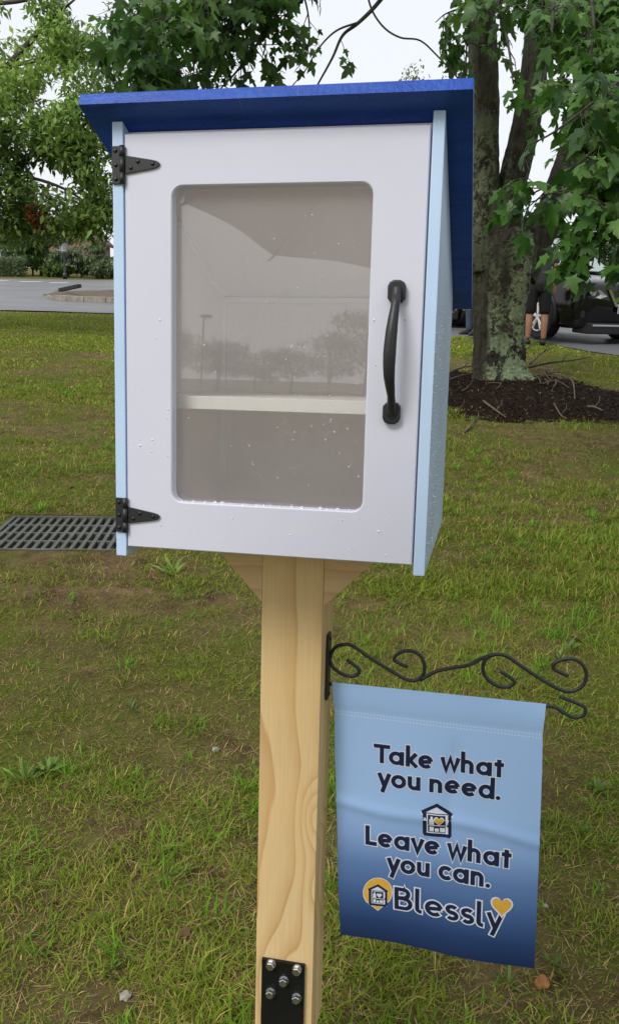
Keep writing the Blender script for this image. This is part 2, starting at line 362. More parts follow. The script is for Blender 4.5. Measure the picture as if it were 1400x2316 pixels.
# ------------------------------------------------------------------ grass
def off_lawn(x, y):
    a, b = ab(x, y); g = (a > -.01) & (a < GW+.01) & (b > -.005) & (b < GD-.02)
    lot = (x > 1.3) & (y > np.array([lw(float(q)) for q in np.clip(x, 1.3, 44)])-.03)
    return g | lot | (y > 20.35) | ((bed_r(x, y) < .94) & (RNG.random(len(x)) > .003))
def lush(x, y): return .62*fnoise(x, y, .9, 31)+.38*fnoise(x, y, .17, 37)
def wedge(n, y0, y1, pw):
    u = RNG.random(n); y = (y0**(1-pw)+u*(y1**(1-pw)-y0**(1-pw)))**(1/(1-pw)) if pw != 1 else y0*(y1/y0)**u
    hw = .40*y+.75; x = RNG.uniform(-1, 1, n)*hw+.0*y; return x, y
def blades(n, y0, y1, pw, Lr, wr, kind):
    x, y = wedge(n, y0, y1, pw)
    if kind in ('tuft', 'bright'):
        m = n//(14 if kind == 'tuft' else 22); cx, cy = x[:m], y[:m]; i = RNG.integers(0, m, n); s = .012+.02*RNG.random(m)**2
        x = cx[i]+RNG.normal(0, 1, n)*s[i]; y = cy[i]+RNG.normal(0, 1, n)*s[i]
    l = lush(x, y)
    if kind == 'straw': keep = RNG.random(len(x)) < .35+.65*sm((.58-l)/.2)
    elif kind == 'far': keep = RNG.random(len(x)) < .9
    else: keep = RNG.random(len(x)) < .30+.70*sm((l-.36)/.24)
    keep &= ~off_lawn(x, y); x = x[keep]; y = y[keep]; l = l[keep]; n = len(x); z = bed_z(x, y)-.004
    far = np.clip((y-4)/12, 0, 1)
    L = RNG.uniform(*Lr, n)*(.7+.6*sm((l-.4)/.25)); w = RNG.uniform(*wr, n); th = RNG.uniform(0, 6.283, n)
    lean = RNG.uniform(.15, 1.1, n) if kind != 'straw' else RNG.uniform(1.15, 1.5, n)
    cur = RNG.uniform(.1, .9, n) if kind != 'straw' else RNG.uniform(-.15, .2, n)
    d = np.stack([np.cos(th), np.sin(th), 0*th], 1); sv = np.stack([-np.sin(th), np.cos(th), 0*th], 1)
    def P(t):
        a = lean+cur*t
        return np.stack([x, y, z], 1)+(L*t)[:, None]*(d*np.sin(a)[:, None]+np.array([0, 0, 1.])*np.maximum(np.cos(a), .02 if kind != 'straw' else .06)[:, None])
    p1, p2 = P(np.full(n, .55)), P(np.ones(n)); b = np.stack([x, y, z], 1); hw = (w/2)[:, None]*sv
    V = np.stack([b-hw*.8, b+hw*.8, p1-hw, p1+hw, p2], 1).reshape(-1, 3); o = np.arange(n)[:, None]*5
    Fc = np.concatenate([o+np.array([[0, 1, 3]]), o+np.array([[0, 3, 2]]), o+np.array([[2, 3, 4]])])
    r = RNG.random(n)
    if kind == 'straw':
        c = np.array([.31, .215, .105])[None]*(.4+1.6*r**1.6)[:, None]; c *= np.array([1, 1, 1])+RNG.uniform(-.1, .1, (n, 3))
    else:
        g0, g1, g2 = np.array([.085, .122, .012]), np.array([.195, .268, .025]), np.array([.40, .33, .095])
        s = np.clip(.55*r+.45*(fnoise(x, y, .5, 51)-.2)/.6, 0, 1); c = g0+(g1-g0)*s[:, None]
        yl = (RNG.random(n) < .16)[:, None]; c = np.where(yl, g2*(.5+.6*r)[:, None], c)
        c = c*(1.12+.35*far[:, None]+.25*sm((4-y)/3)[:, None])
        if kind == 'bright': c = np.array([.12, .27, .02])*(.7+.7*r)[:, None]
    return V, Fc, np.repeat(c, 5, 0)
def gobj(name, parts, label):
    V = []; Fc = []; T = []; o = 0
    for v, f, t in parts: V.append(v); Fc.append(f+o); T.append(t); o += len(v)
    ob = mk_np(name, np.concatenate(V), np.concatenate(Fc), M_BLADE, None, np.concatenate(T)); tag(ob, label, 'grass', kind='stuff')
gobj('grass', [blades(110000, .75, 3.6, .6, (.014, .042), (.0012, .0026), 'single'), blades(36000, .75, 3.6, .6, (.025, .062), (.0013, .003), 'tuft'), blades(70000, .75, 3.6, .6, (.008, .026), (.0014, .0034), 'single'), blades(9000, .75, 4.2, .5, (.035, .075), (.0018, .004), 'bright'), blades(9000, 4, 9, .8, (.05, .09), (.003, .006), 'bright'),
               blades(170000, 3.4, 8.5, .9, (.025, .055), (.0022, .0045), 'single'), blades(50000, 3.4, 9, .9, (.03, .075), (.0025, .005), 'tuft'),
               blades(190000, 8., 20.5, 1.2, (.02, .05), (.006, .012), 'single'), blades(110000, 12.5, 20.4, .3, (.03, .055), (.010, .018), 'far')], 'short patchy green lawn grass wet with rain')
gobj('dry_grass', [blades(120000, .75, 3.8, .7, (.02, .075), (.0010, .0021), 'straw'), blades(90000, 3.6, 10, 1.0, (.03, .08), (.0018, .0034), 'straw')], 'dry straw coloured thatch lying between the green grass')
# ------------------------------------------------------------------ pantry box
X1, Z1, ZB, T, DD = .3656, .505, -.0126, .0137, .4151
YR, ZR, YRB, ZRB, RO = -.0283, .5315, .4584, .3389, .0299
SLP = (ZRB-ZR)/(YRB-YR)
def zu(y): return ZR+SLP*(y-YR)               # underside of the roof
gp = .002
def streaky(name, c, rough=.35, var=.10, edge=.0):
    t = NT(name); v = t.co(); a = t.noise(t.map(v, (1, 1, .12)), 55, 5); b = t.noise(v, 6, 4); d = t.noise(v, 220, 3)
    f = t.mr(t.math('ADD', t.math('MULTIPLY', a, .5), t.math('MULTIPLY', b, .5)), .33, .67)
    t.set(t.mix(f, tuple(x*(1-var) for x in c), tuple(min(1, x*(1+var)) for x in c)), t.mr(b, .3, .7, rough*.8, rough*1.3), .5)
    t.bump(t.math('ADD', a, t.math('MULTIPLY', d, .6)), .10, .0015); return t.m
M_WHITE = paint('white_door_paint', (.675, .695, .80), .38, .018, 14, .05)
M_INNER = paint('white_inside_paint', (.905, .875, .875), .6, .03, 9, .08)
M_SHELF = paint('white_shelf_edge', (.90, .90, .885), .5, .02, 9, .05)
M_CAULK = paint('caulk', (.86, .90, .95), .4, .02, 30, .05)
M_LBLUE = streaky('light_blue_paint', (.53, .70, .93), .35, .04)
def roof_mat():
    t = NT('royal_blue_paint'); v = t.co(); a = t.noise(t.map(v, (.25, 1, 1)), 45, 5, .6); b = t.noise(v, 5, 4); d = t.noise(v, 160, 3)
    sp = t.mr(t.noise(v, 38, 6, .75), .66, .74)      # thin worn spots
    base = t.mix(t.mr(a, .3, .7), (.010, .060, .34), (.020, .092, .47)); base = t.mix(t.math('MULTIPLY', sp, .25), base, (.18, .30, .62))
    dr = t.mr(t.noise(t.map(v, (1, .05, .05)), 95, 2, .4), .70, .76); base = t.mix(t.math('MULTIPLY', t.math('MULTIPLY', dr, t.mr(b, .45, .6)), .35), base, (.16, .26, .52))
    t.set(base, t.mr(b, .3, .7, .3, .5), .22); t.bump(t.math('ADD', a, t.math('MULTIPLY', d, .9)), .42, .003); return t.m
M_BLUE = roof_mat()
M_BLACK = paint('black_powder_coat', (.018, .019, .021), .42, .2, 60, .15)
M_PLATE = paint('black_steel', (.006, .006, .0065), .5, .3, 40, .25, .3)
M_SCREW = paint('black_screw', (.012, .012, .013), .3, .2, 60, 0)
def zinc():
    t = NT('zinc_bolt'); v = t.co(); t.set(t.mix(t.noise(v, 90, 4), (.42, .43, .46), (.62, .63, .66)), .33, .5, 1.0); return t.m
M_ZINC = zinc()
def pane_mat():
    t = NT('acrylic_pane'); v = t.co()
    tr = t.n('BsdfTransparent'); tr.inputs[0].default_value = (.99, .987, .98, 1)
    gl = t.n('BsdfGlossy'); gl.inputs['Roughness'].default_value = .012; gl.inputs[0].default_value = (1, .98, .97, 1)
    fr = t.n('LayerWeight'); fr.inputs[0].default_value = .5
    f = t.math('ADD', t.math('MULTIPLY', t.math('POWER', fr.outputs['Facing'], 5.), .9), .068, clamp=True)
    m1 = t.n('MixShader'); t.l(f, m1.inputs[0]); t.l(tr.outputs[0], m1.inputs[1]); t.l(gl.outputs[0], m1.inputs[2])
    df = t.n('BsdfDiffuse'); df.inputs[0].default_value = (.70, .67, .66, 1)
    st = t.noise(t.map(v, (1, 1, .08)), 60, 5, .7); bl = t.noise(v, 9, 4)
    dirt = t.math('MULTIPLY', t.mr(t.math('ADD', t.math('MULTIPLY', st, .5), t.math('MULTIPLY', bl, .5)), .35, .7), .035)
    dirt = t.math('ADD', dirt, .085)
    m2 = t.n('MixShader'); t.l(dirt, m2.inputs[0]); t.l(m1.outputs[0], m2.inputs[1]); t.l(df.outputs[0], m2.inputs[2])
    t.l(m2.outputs[0], t.out.inputs['Surface']); return t.m
M_PANE = pane_mat()
def drop_mat():
    t = NT('water_drop'); t.set((.95, .97, 1.), .03, .8); t.p.inputs['Transmission Weight'].default_value = .55; t.p.inputs['IOR'].default_value = 1.33; return t.m
M_DROP = drop_mat()

pbox = empty('pantry_box', MB)
tag(pbox, 'white and blue wooden pantry box with glazed door on the post', 'pantry box')
for (a, b) in ((-gp-T, -gp), (X1+gp, X1+gp+T)):
    bm_obj('side_panel', prism_bm([(0, ZB), (0, zu(0)-.0006), (DD, zu(DD)-.0006), (DD, ZB)], 0, a, b, .0013), M_LBLUE, pbox)
bm_obj('back_panel', prism_bm([(-gp, .004), (X1+gp, .004), (X1+gp, zu(DD-.012)-.004), (-gp, zu(DD-.012)-.004)], 1, DD-.012, DD-.001), M_INNER, pbox)
bm_obj('floor_panel', box_bm((-gp+.0002, .019, -.003), (X1+gp-.0002, DD-.0122, .0105)), M_INNER, pbox)
bm_obj('ceiling_panel', prism_bm([(.019, zu(.019)-.001), (.019, zu(.019)-.010), (DD-.0122, zu(DD-.0122)-.010), (DD-.0122, zu(DD-.0122)-.001)], 0, -gp+.0002, X1+gp-.0002), M_INNER, pbox)
for s in (0, 1):                              # white lining of the side walls
    a = -gp+.0003 if s == 0 else X1+gp-.0023
    bm_obj('wall_lining', prism_bm([(.0195, .011), (.0195, zu(.0195)-.0105), (DD-.0125, zu(DD-.0125)-.0105), (DD-.0125, .011)], 0, a, a+.002), M_INNER, pbox)
zt_ = zu(DD-.0125)-.0105
bm_obj('caulk_bead', box_bm((.0003, DD-.018, .011), (.0075, DD-.0122, zt_)), M_CAULK, pbox)
bm_obj('caulk_bead', box_bm((.0075, DD-.018, zt_-.0085), (X1-.0003, DD-.0122, zt_)), M_CAULK, pbox)
bm_obj('caulk_bead', prism_bm([(.03, zu(.03)-.0104), (.03, zu(.03)-.0150), (DD-.018, zu(DD-.018)-.0150), (DD-.018, zu(DD-.018)-.0104)], 0, .0003, .0043), M_CAULK, pbox)
# shelf
sz = inv(392, 893, .03)[1]; sz2 = inv(826, 908, .03)[1]; szt = (sz+sz2)/2
bm_obj('shelf', box_bm((.0005, .030, szt-.0165), (X1-.0005, DD-.019, szt), .001), M_SHELF, pbox)
# roof slab with its square-cut edges
th = .0145; nz = np.array([-SLP, 1])/math.hypot(SLP, 1)
a_ = np.array([YR, ZR]); b_ = np.array([YRB, ZRB])
bm_obj('roof', prism_bm([a_, b_, b_+nz*th, a_+nz*th], 0, -gp-T-RO, X1+gp+T+RO, .0013), M_BLUE, pbox)
# door with rounded window opening
wx0, wz1 = inv(388.5, 421, 0); wx1, _ = inv(845, 600, 0)
wc = [inv(388.5, 421, 0), inv(845, 411, 0), inv(818, 1161, 0), inv(390, 1132, 0)]
wx0 = (wc[0][0]+wc[3][0])/2; wx1 = (wc[1][0]+wc[2][0])/2; wz1 = (wc[0][1]+wc[1][1])/2; wz0 = (wc[2][1]+wc[3][1])/2
def rrect(x0, x1, z0, z1, r, k=6):
    P = []
    for cx, cz, a in ((x1-r, z1-r, 0), (x0+r, z1-r, 90), (x0+r, z0+r, 180), (x1-r, z0+r, 270)):
        for i in range(k+1): q = rad(a+90*i/k); P.append((cx+r*math.cos(q), cz+r*math.sin(q)))
    return P
def ring_door():
    bm = bmesh.new(); dt = .0165; k = 6
    inner = rrect(wx0, wx1, wz0, wz1, .0135, k); inner2 = rrect(wx0-.0014, wx1+.0014, wz0-.0014, wz1+.0014, .0149, k)
    def outer(d): return [(X1-d, Z1-d), (d, Z1-d), (d, d), (X1-d, d)]
    n = len(inner)
    def loop(P, y): return [bm.verts.new((p[0], y, p[1])) for p in P]
    of, of2, ob = loop(outer(.0013), .0), loop(outer(0), .0013), loop(outer(0), dt)
    f0, f1, f2 = loop(inner2, .0), loop(inner, .0014), loop(inner, dt)
    for A_, B_ in ((f0, f1), (f1, f2)):
        for i in range(n): bm.faces.new((A_[i], A_[(i+1) % n], B_[(i+1) % n], B_[i]))
    for A_, B_ in ((of, of2), (of2, ob)):
        for i in range(4): bm.faces.new((A_[i], B_[i], B_[(i+1) % 4], A_[(i+1) % 4]))
    for O_, I_ in ((of, f0), (ob, f2)):
        for c in range(4):
            seg = [I_[c*(k+1)+i] for i in range(k+1)]
            for i in range(k): bm.faces.new((O_[c], seg[i], seg[i+1]))
            c2 = (c+1) % 4; bm.faces.new((O_[c], seg[-1], I_[c2*(k+1)], O_[c2]))
    bmesh.ops.recalc_face_normals(bm, faces=bm.faces); return bm
door = bm_obj('door', ring_door(), M_WHITE, pbox)
pane = bm_obj('window_pane', box_bm((wx0-.008, .0168, wz0-.008), (wx1+.008, .0188, wz1+.008)), M_PANE, door)
# door pull
yb = -.026
hp = [inv(898, 655, -.004), inv(896, 672, -.012), inv(893, 690, -.022), inv(886, 745, yb), inv(881, 800, yb-.002), inv(880, 850, yb), inv(884, 895, -.02), inv(885, 915, -.012), inv(886, 935, -.004)]
hy = [-.006, -.012, -.020, -.027, -.029, -.027, -.019, -.012, -.006]; hr = [.0068, .0054, .0050, .0068, .0075, .0067, .0046, .0052, .0068]
Pq = catmull([(p[0], y, p[1]) for p, y in zip(hp, hy)], 6); Rq = np.interp(np.linspace(0, 8, len(Pq)), range(9), hr)
hb = MBuf(); hb.add(*tube(Pq, Rq, 12))
handle = hb.obj('handle', M_BLACK, door)
def pad(cx, cz, flip):
    P = [(cx+.0105*sx, cz+z_) for sx, z_ in ((-1, -.008), (-1, .006), (-.8, .0105), (-.35, .0130), (.35, .0130), (.8, .0105), (1, .006), (1, -.008), (.62, -.0125), (-.62, -.0125))]
    if flip: P = [(p[0], 2*cz-p[1]) for p in P]
    bm_obj('handle_foot', prism_bm(P, 1, -.0075, -.0003, .0022), M_BLACK, door)
c1 = inv(898, 660, 0); c2 = inv(886, 934, 0); pad(c1[0], c1[1], False); pad(c2[0], c2[1], True)
# T hinges
sbm = bmesh.new(); bmesh.ops.create_uvsphere(sbm, u_segments=10, v_segments=6, radius=.0026); bmesh.ops.scale(sbm, verts=sbm.verts, vec=(1, .55, 1))
sme = bpy.data.meshes.new('screw'); sbm.to_mesh(sme); sbm.free(); sme.materials.append(M_SCREW); sme.polygons.foreach_set('use_smooth', [True]*len(sme.polygons))
def hinge(v0, v1, pts, label):
    za, zc = inv(270, v0, 0)[1], inv(270, v1, 0)[1]; zm = (za+zc)/2; hh = (za-zc)/2
    xl = -gp-T+.0006; xr = .0012
    h = bm_obj('hinge', prism_bm([(xl, zc), (-.0035, zc), (-.0035, za), (xl, za)], 1, -.0026, -.0003, .0006), M_BLACK, pbox)
    for (k0, k1) in ((-1., -.42), (-.40, .40), (.42, 1.)):
        b = MBuf(); b.add(*tube([(-.0016, -.0032, zm+hh*k0), (-.0016, -.0032, zm+hh*k1)], .0034, 10)); b.obj('barrel', M_BLACK, h)
    L0, L1 = .0024, inv(363, (v0+v1)/2, 0)[0]; q = hh
    P = [(L0, zm-q*.47), (L1-.009, zm-q*.235), (L1-.003, zm-q*.16), (L1, zm-q*.03), (L1, zm+q*.05), (L1-.003, zm+q*.16), (L1-.009, zm+q*.23), (L0, zm+q*.49)]
    bm_obj('strap', prism_bm(P, 1, -.0028, -.0003, .0005), M_BLACK, h)
    for (x, z) in [(xl+.0046, zm+q*.75), (xl+.0050, zm), (xl+.0050, zm-q*.74), (L0+(L1-L0)*.16, zm-q*.17), (L0+(L1-L0)*.37, zm+q*.15), (L1-.0085, zm+q*.02)]:
        s = bpy.data.objects.new('screw', sme); link(s, h); s.location = (float(x), -.0029, float(z))
hinge(331, 417, None, ''); hinge(1125, 1202, None, '')
# rain drops on the door, pane, side and roof edge
def drops(name, P, N, S, par):
    P = np.asarray(P, float); n = len(P); ang = np.linspace(0, 2*math.pi, 6, endpoint=False)
    V = []; Fc = []
    N = np.asarray(N, float)/np.linalg.norm(N); a = np.cross(N, [0, 0, 1.]); a = np.array([1., 0, 0]) if np.linalg.norm(a) < .1 else a/np.linalg.norm(a); b = np.cross(a, N)
    for p, s in zip(P, S):
        o = len(V)
        for rr, hh in ((1, 0), (.8, .38), (.4, .6)):
            for q in ang: V.append(p+s*rr*(math.cos(q)*a+math.sin(q)*b*random.uniform(.9, 1.3))+N*s*hh)
        V.append(p+N*s*.68)
        for l in range(2):
            for j in range(6): Fc.append((o+l*6+j, o+l*6+(j+1) % 6, o+(l+1)*6+(j+1) % 6, o+(l+1)*6+j))
        for j in range(6): Fc.append((o+12+j, o+12+(j+1) % 6, o+18))
    return tag(mk(name, V, Fc, M_DROP, par, True), kind='stuff')
R = RNG
n = 300; px = R.uniform(wx0+.004, wx1-.004, n); pz = wz0+.004+(wz1-wz0-.01)*R.beta(1.1, 1.7, n); keep = R.random(n) < .25+.75*(px-wx0)/(wx1-wx0)
px, pz = px[keep], pz[keep]; drops('raindrops', np.stack([px, np.full(len(px), .0167), pz], 1), (0, -1, 0), .00045+.0007*R.random(len(px))**3, door)
n = 90; px = R.uniform(.01, X1-.01, n); pz = R.uniform(.01, .3, n); k = (px < wx0-.004) | (px > wx1+.004) | (pz < wz0-.004); px, pz = px[k], pz[k]
drops('raindrops', np.stack([px, np.full(len(px), -.0001), pz], 1), (0, -1, 0), .0006+.001*R.random(len(px))**2, door)
n = 340; py = R.beta(1.2, 3, n)*.36+.008; pz = R.beta(1., 1.6, n)*.36; drops('raindrops', np.stack([np.full(n, X1+gp+T+.0001), py, pz], 1), (1, 0, 0), .0006+.0010*R.random(n)**2.2, pbox)
# water beads hanging along the lower edges
n = 26; px = R.uniform(.02, X1-.02, n); drops('raindrops', np.stack([px, np.full(n, .004), np.full(n, .0002)], 1), (0, -.3, -1), .0010+.0012*R.random(n), door)
xe = X1+gp+T+RO; drops('raindrops', [(xe-.004, YRB, ZRB), (xe-.013, YRB, ZRB), (xe-.026, YRB, ZRB), (xe-.034, YRB, ZRB)], (0, 0, -1), [.0022, .0026, .0022, .0018], pbox)
n = 34; px = wx0+.01+(wx1-wx0-.02)*R.random(n); drops('raindrops', np.stack([px, R.uniform(.004, .014, n), np.full(n, wz0)], 1), (0, -.3, 1), .0012+.0022*R.random(n)**2, door)

# ------------------------------------------------------------------ post
YP, XP, H = .141, .1881, .0445
PZ0 = float(invx(713, 2316, XP+H)[1])-.012
def wood_mat(name, knots, axis='z', light=(.745, .56, .295), dark=(.55, .33, .13), freq=21, seedx=0.):
    t = NT(name); co = t.co(); sp = t.n('SeparateXYZ'); t.l(co, sp.inputs[0]); x, y, z = sp.outputs
    if axis == 'x': x, z = z, x
    def gauss(px_, pz_, sx, sz, amp):
        a = t.math('DIVIDE', t.math('SUBTRACT', x, px_), sx); b = t.math('DIVIDE', t.math('SUBTRACT', z, pz_), sz)
        r2 = t.math('ADD', t.math('MULTIPLY', a, a), t.math('MULTIPLY', b, b))
        return t.math('MULTIPLY', t.math('EXPONENT', t.math('MULTIPLY', r2, -1)), amp)
    nz_ = t.noise(t.map(co, (3, 3, .9) if axis == 'z' else (.9, 3, 3), (seedx, 0, 0)), 3.5, 2, .5)
    fld = t.math('ADD', t.math('ADD', t.math('MULTIPLY', x, freq), t.math('MULTIPLY', y, freq*1.3)), t.math('MULTIPLY', nz_, 2.1))
    for k in knots: fld = t.math('ADD', fld, gauss(*k))
    fl = t.math('FRACT', fld)
    fine = t.noise(t.map(co, (60, 60, 1.5) if axis == 'z' else (1.5, 60, 60)), 6, 4, .6); big = t.noise(co, 6, 3)
    band = t.ramp(fl, [(0, (0, 0, 0)), (.45, (.12, .12, .12)), (.84, (.55, .55, .55)), (.95, (1, 1, 1)), (1, (.0, .0, .0))])
    c = t.mix(band, light, dark); c = t.mix(t.math('MULTIPLY', t.mr(fine, .4, .7), .34), c, dark); c = t.mix(t.math('MULTIPLY', t.mr(big, .4, .65), .35), c, (.74, .51, .215))
    t.set(c, t.mr(fine, .3, .7, .38, .6), .4); t.bump(t.math('ADD', fine, t.math('MULTIPLY', fl, .3)), .08, .0008); return t.m
def pl(u, v):
    p = inv(u, v, YP); return float(p[0]), float(p[1])
OP = np.array([XP, YP+H, PZ0])
k1 = pl(715, 1850); k2 = pl(712, 2010)
M_WOOD = wood_mat('yellow_pine', [(k1[0]-XP, k1[1]-PZ0, .022, .046, 2.6), (k2[0]-XP, k2[1]-PZ0, .02, .06, 1.4), (-.01, .10, .05, .12, 1.2)])
M_WOODX = wood_mat('pine_bracket', [], 'x', (.68, .49, .27), (.54, .33, .16), 34, 2.)
post = empty('wooden_post', MB@Matrix.Translation(Vector([float(c) for c in OP])))
tag(post, 'square yellow pine post with corner braces under the pantry box', 'post')
bm_obj('shaft', shift(box_bm((XP-H, YP, PZ0), (XP+H, YP+2*H, -.0032), .0016), OP), M_WOOD, post)
for s in (-1, 1):
    if s < 0: tip = pl(592, 1362); top = pl(498, 1250)
    else: tip = pl(728, 1372); top = pl(838, 1278)
    xa = XP+s*(H+.0003); w_ = abs(top[0]-xa)+.012; zt = -.0033; zbm = tip[1]; 
    w_ = (zt-zbm)*abs(top[0]-xa)/(top[1]-zbm)
    P = [(xa, zbm), (xa+s*w_, zt-.001), (xa+s*w_, zt), (xa, zt)]
    bm_obj('corner_brace', shift(prism_bm(P, 1, YP+.0008, YP+.038, .0008), OP), M_WOODX, post)
pc = [pl(597, 2162), pl(692, 2180), pl(686, 2316), pl(589, 2316)]
px0 = (pc[0][0]+pc[3][0])/2; px1 = (pc[1][0]+pc[2][0])/2; pz1 = (pc[0][1]+pc[1][1])/2
# ground below the post
bw = MB@Vector((XP, YP+H, PZ0)); gz_ = float(ground_z(bw.x, bw.y)); drop_ = bw.z-gz_
steel = bm_obj('base_plate', shift(box_bm((px0, YP-.0062, PZ0-drop_-.03), (px1, YP-.0004, pz1), .0012), OP), M_PLATE, post)
bm_obj('base_foot', shift(box_bm((XP-H-.02, YP-.02, PZ0-drop_-.012), (XP+H+.02, YP+2*H+.02, PZ0-drop_+.010), .002), OP), M_PLATE, post)
bm_obj('base_socket', shift(box_bm((px0, YP+.006, PZ0-drop_+.0102), (px1, YP+2*H-.012, PZ0-.0005), .002), OP), M_PLATE, post)
hbm = bmesh.new()
for (r_, d_, y0_) in ((.0078, .0018, 0), (.0066, .0075, .0018)):
    vs = []
    nn = 20 if y0_ == 0 else 6
    lo = [hbm.verts.new((r_*math.cos(2*math.pi*i/nn+.3), -y0_, r_*math.sin(2*math.pi*i/nn+.3))) for i in range(nn)]
    md = [hbm.verts.new((v.co.x, -y0_-d_*.85, v.co.z)) for v in lo]; hi = [hbm.verts.new((v.co.x*.86, -y0_-d_, v.co.z*.86)) for v in lo]
    for i in range(nn):
        j = (i+1) % nn; hbm.faces.new((lo[i], lo[j], md[j], md[i])); hbm.faces.new((md[i], md[j], hi[j], hi[i]))
    hbm.faces.new(hi)
bmesh.ops.recalc_face_normals(hbm, faces=hbm.faces)
hme = bpy.data.meshes.new('bolt'); hbm.to_mesh(hme); hbm.free(); hme.materials.append(M_ZINC)
for (u, v) in ((611, 2187), (670, 2199), (640, 2224), (610, 2251), (669, 2263)):
    p = inv(u, v, YP-.014); b = bpy.data.objects.new('bolt', hme); link(b, steel); b.location = (float(p[0])-OP[0], YP-.0064-OP[1], float(p[1])-OP[2]); b.rotation_euler = (0, random.random(), 0)

# ------------------------------------------------------------------ scroll bracket
YF = YP+.046; XF = XP+H
def c6(L): return [(700+a/2, 1400+b/2) for a, b in L]
def at_flag(L): return [(lambda q: (q[0], YF, q[1]))(inv(u, v, YF)) for u, v in L]
pt_, pb_ = invx(742, 1432, XF+.001), invx(739, 1578, XF+.001)
OBK = np.array([XF, YF, (pt_[1]+pb_[1])/2])
brk = empty('scroll_bracket', MB@Matrix.Translation(Vector([float(c) for c in OBK])))
tag(brk, 'black wrought iron scroll bracket screwed to the side of the post', 'bracket')
yw = .0125; zt, zb_ = pt_[1], pb_[1]; ch = .006
P = [(YF-yw+ch*.6, zb_), (YF+yw-ch*.6, zb_), (YF+yw, zb_+ch), (YF+yw, zt-ch), (YF+yw-ch*.6, zt), (YF-yw+ch*.6, zt), (YF-yw, zt-ch), (YF-yw, zb_+ch)]
pl_ = bm_obj('mounting_plate', shift(prism_bm(P, 0, XF+.0003, XF+.0040, .0006), OBK), M_BLACK, brk)
for f_ in (.08, .92):
    s = bpy.data.objects.new('screw', sme); link(s, pl_); s.location = (.0045, 0, float(zb_+(zt-zb_)*f_-OBK[2])); s.rotation_euler = (0, 0, rad(90)); s.scale = (1.3, 1.3, 1.3)
S1 = [(168, 183), (222, 225), (218, 248), (190, 258), (150, 250), (105, 215), (93, 175), (115, 130), (155, 115), (195, 122), (280, 180), (370, 235), (430, 270), (475, 278), (510, 255), (520, 215), (505, 170), (470, 147), (430, 145), (395, 160), (383, 180), (395, 195), (443, 217)]
S2 = [(862, 235), (920, 275), (920, 293), (890, 308), (840, 298), (795, 260), (783, 215), (800, 178), (840, 160), (890, 168), (960, 215), (1060, 280), (1130, 318), (1180, 328), (1230, 305), (1250, 260), (1240, 215), (1205, 185), (1160, 180), (1115, 195), (1100, 215), (1110, 230), (1168, 258)]
CN = [(500, 276), (570, 238), (650, 220), (720, 208), (770, 182), (830, 158)]
RD = [(80, 293), (100, 294), (330, 320), (600, 347), (850, 371), (1040, 390), (1085, 394), (1115, 402), (1150, 425), (1195, 445), (1235, 436), (1246, 408), (1225, 388), (1130, 350)]
RR = .0027
for nm, L in (('scroll', S1), ('scroll', S2), ('connecting_rod', CN), ('flag_rod', RD)):
    Pq = np.array(catmull(at_flag(c6(L)), 5))
    if nm == 'scroll': Pq[:, 1] += np.linspace(-.0004, .0004, len(Pq))
    b = MBuf(); b.add(*tube(Pq, RR, 9)); b.obj(nm, M_BLACK, brk, True, OBK)
b = MBuf(); q = inv(700+93/2, 1400+175/2, YF); b.add(*tube([(XF+.003, YF, q[1]), (q[0], YF, q[1])], .0024, 8)); b.obj('connecting_rod', M_BLACK, brk, True, OBK)
# ------------------------------------------------------------------ flag
fc = [inv(u, v, YF) for u, v in ((751.5, 1541), (1234, 1590), (1207, 2182), (772, 2106))]
FWD = float(np.linalg.norm(fc[1]-fc[0])); FHT = float(np.linalg.norm(fc[3]-fc[0]))
# left/right outline wobble taken from the cloth itself
lv = [(0, 751.5, 1541), (.13, 757.5, 1612), (.28, 757, 1700), (.55, 762, 1850), (.81, 766, 2000), (1, 772, 2106)]
rv = [(0, 1234, 1590), (.115, 1226, 1658), (.25, 1225, 1740), (.61, 1217, 1950), (1, 1207, 2182)]
Lp = np.array([inv(u, v, YF) for _, u, v in lv]); Rp = np.array([inv(u, v, YF) for _, u, v in rv]); lt = [a[0] for a in lv]; rt = [a[0] for a in rv]
def flag_xyz(u, v, off=0.):
    u = np.asarray(u, float); v = np.asarray(v, float)
    a = np.stack([np.interp(v, lt, Lp[:, 0]), np.interp(v, lt, Lp[:, 1])], -1); b = np.stack([np.interp(v, rt, Rp[:, 0]), np.interp(v, rt, Rp[:, 1])], -1)
    p = a+(b-a)*u[..., None]
    sag = .0028*np.sin(u*5.2+.4)*v
    fold = np.exp(-((v-(.475+.05*u+.012*np.sin(u*7)))/.022)**2)
    y = YF-.0034+.004*np.sin(u*4.6+1.0)*v**.8+.0055*np.sin(v*4.4+.5)*v+.0022*np.sin(u*9+v*5)*v-.0032*fold
    y = y+.0030*np.exp(-((u-.55-.04*np.sin(v*6))/.035)**2)*sm((v-.15)/.1)*sm((.75-v)/.2)
    tube_ = sm((.115-v)/.02); y = y-tube_*.0016*np.sin(np.clip(v/.115, 0, 1)*math.pi)
    return np.stack([p[..., 0], y-off, p[..., 1]-sag*.3], -1)
def flag_uv(px, py):                          # invert on the undisturbed cloth
    q = inv(px, py, YF-.003); u, v = .5, .5
    for _ in range(30):
        p = flag_xyz(u, v)[[0, 2]]; e_ = 1e-4
        J = np.stack([(flag_xyz(u+e_, v)[[0, 2]]-p)/e_, (flag_xyz(u, v+e_)[[0, 2]]-p)/e_], 1); d_ = np.linalg.solve(J, q-p); u += d_[0]; v += d_[1]
    return np.array([u, v])
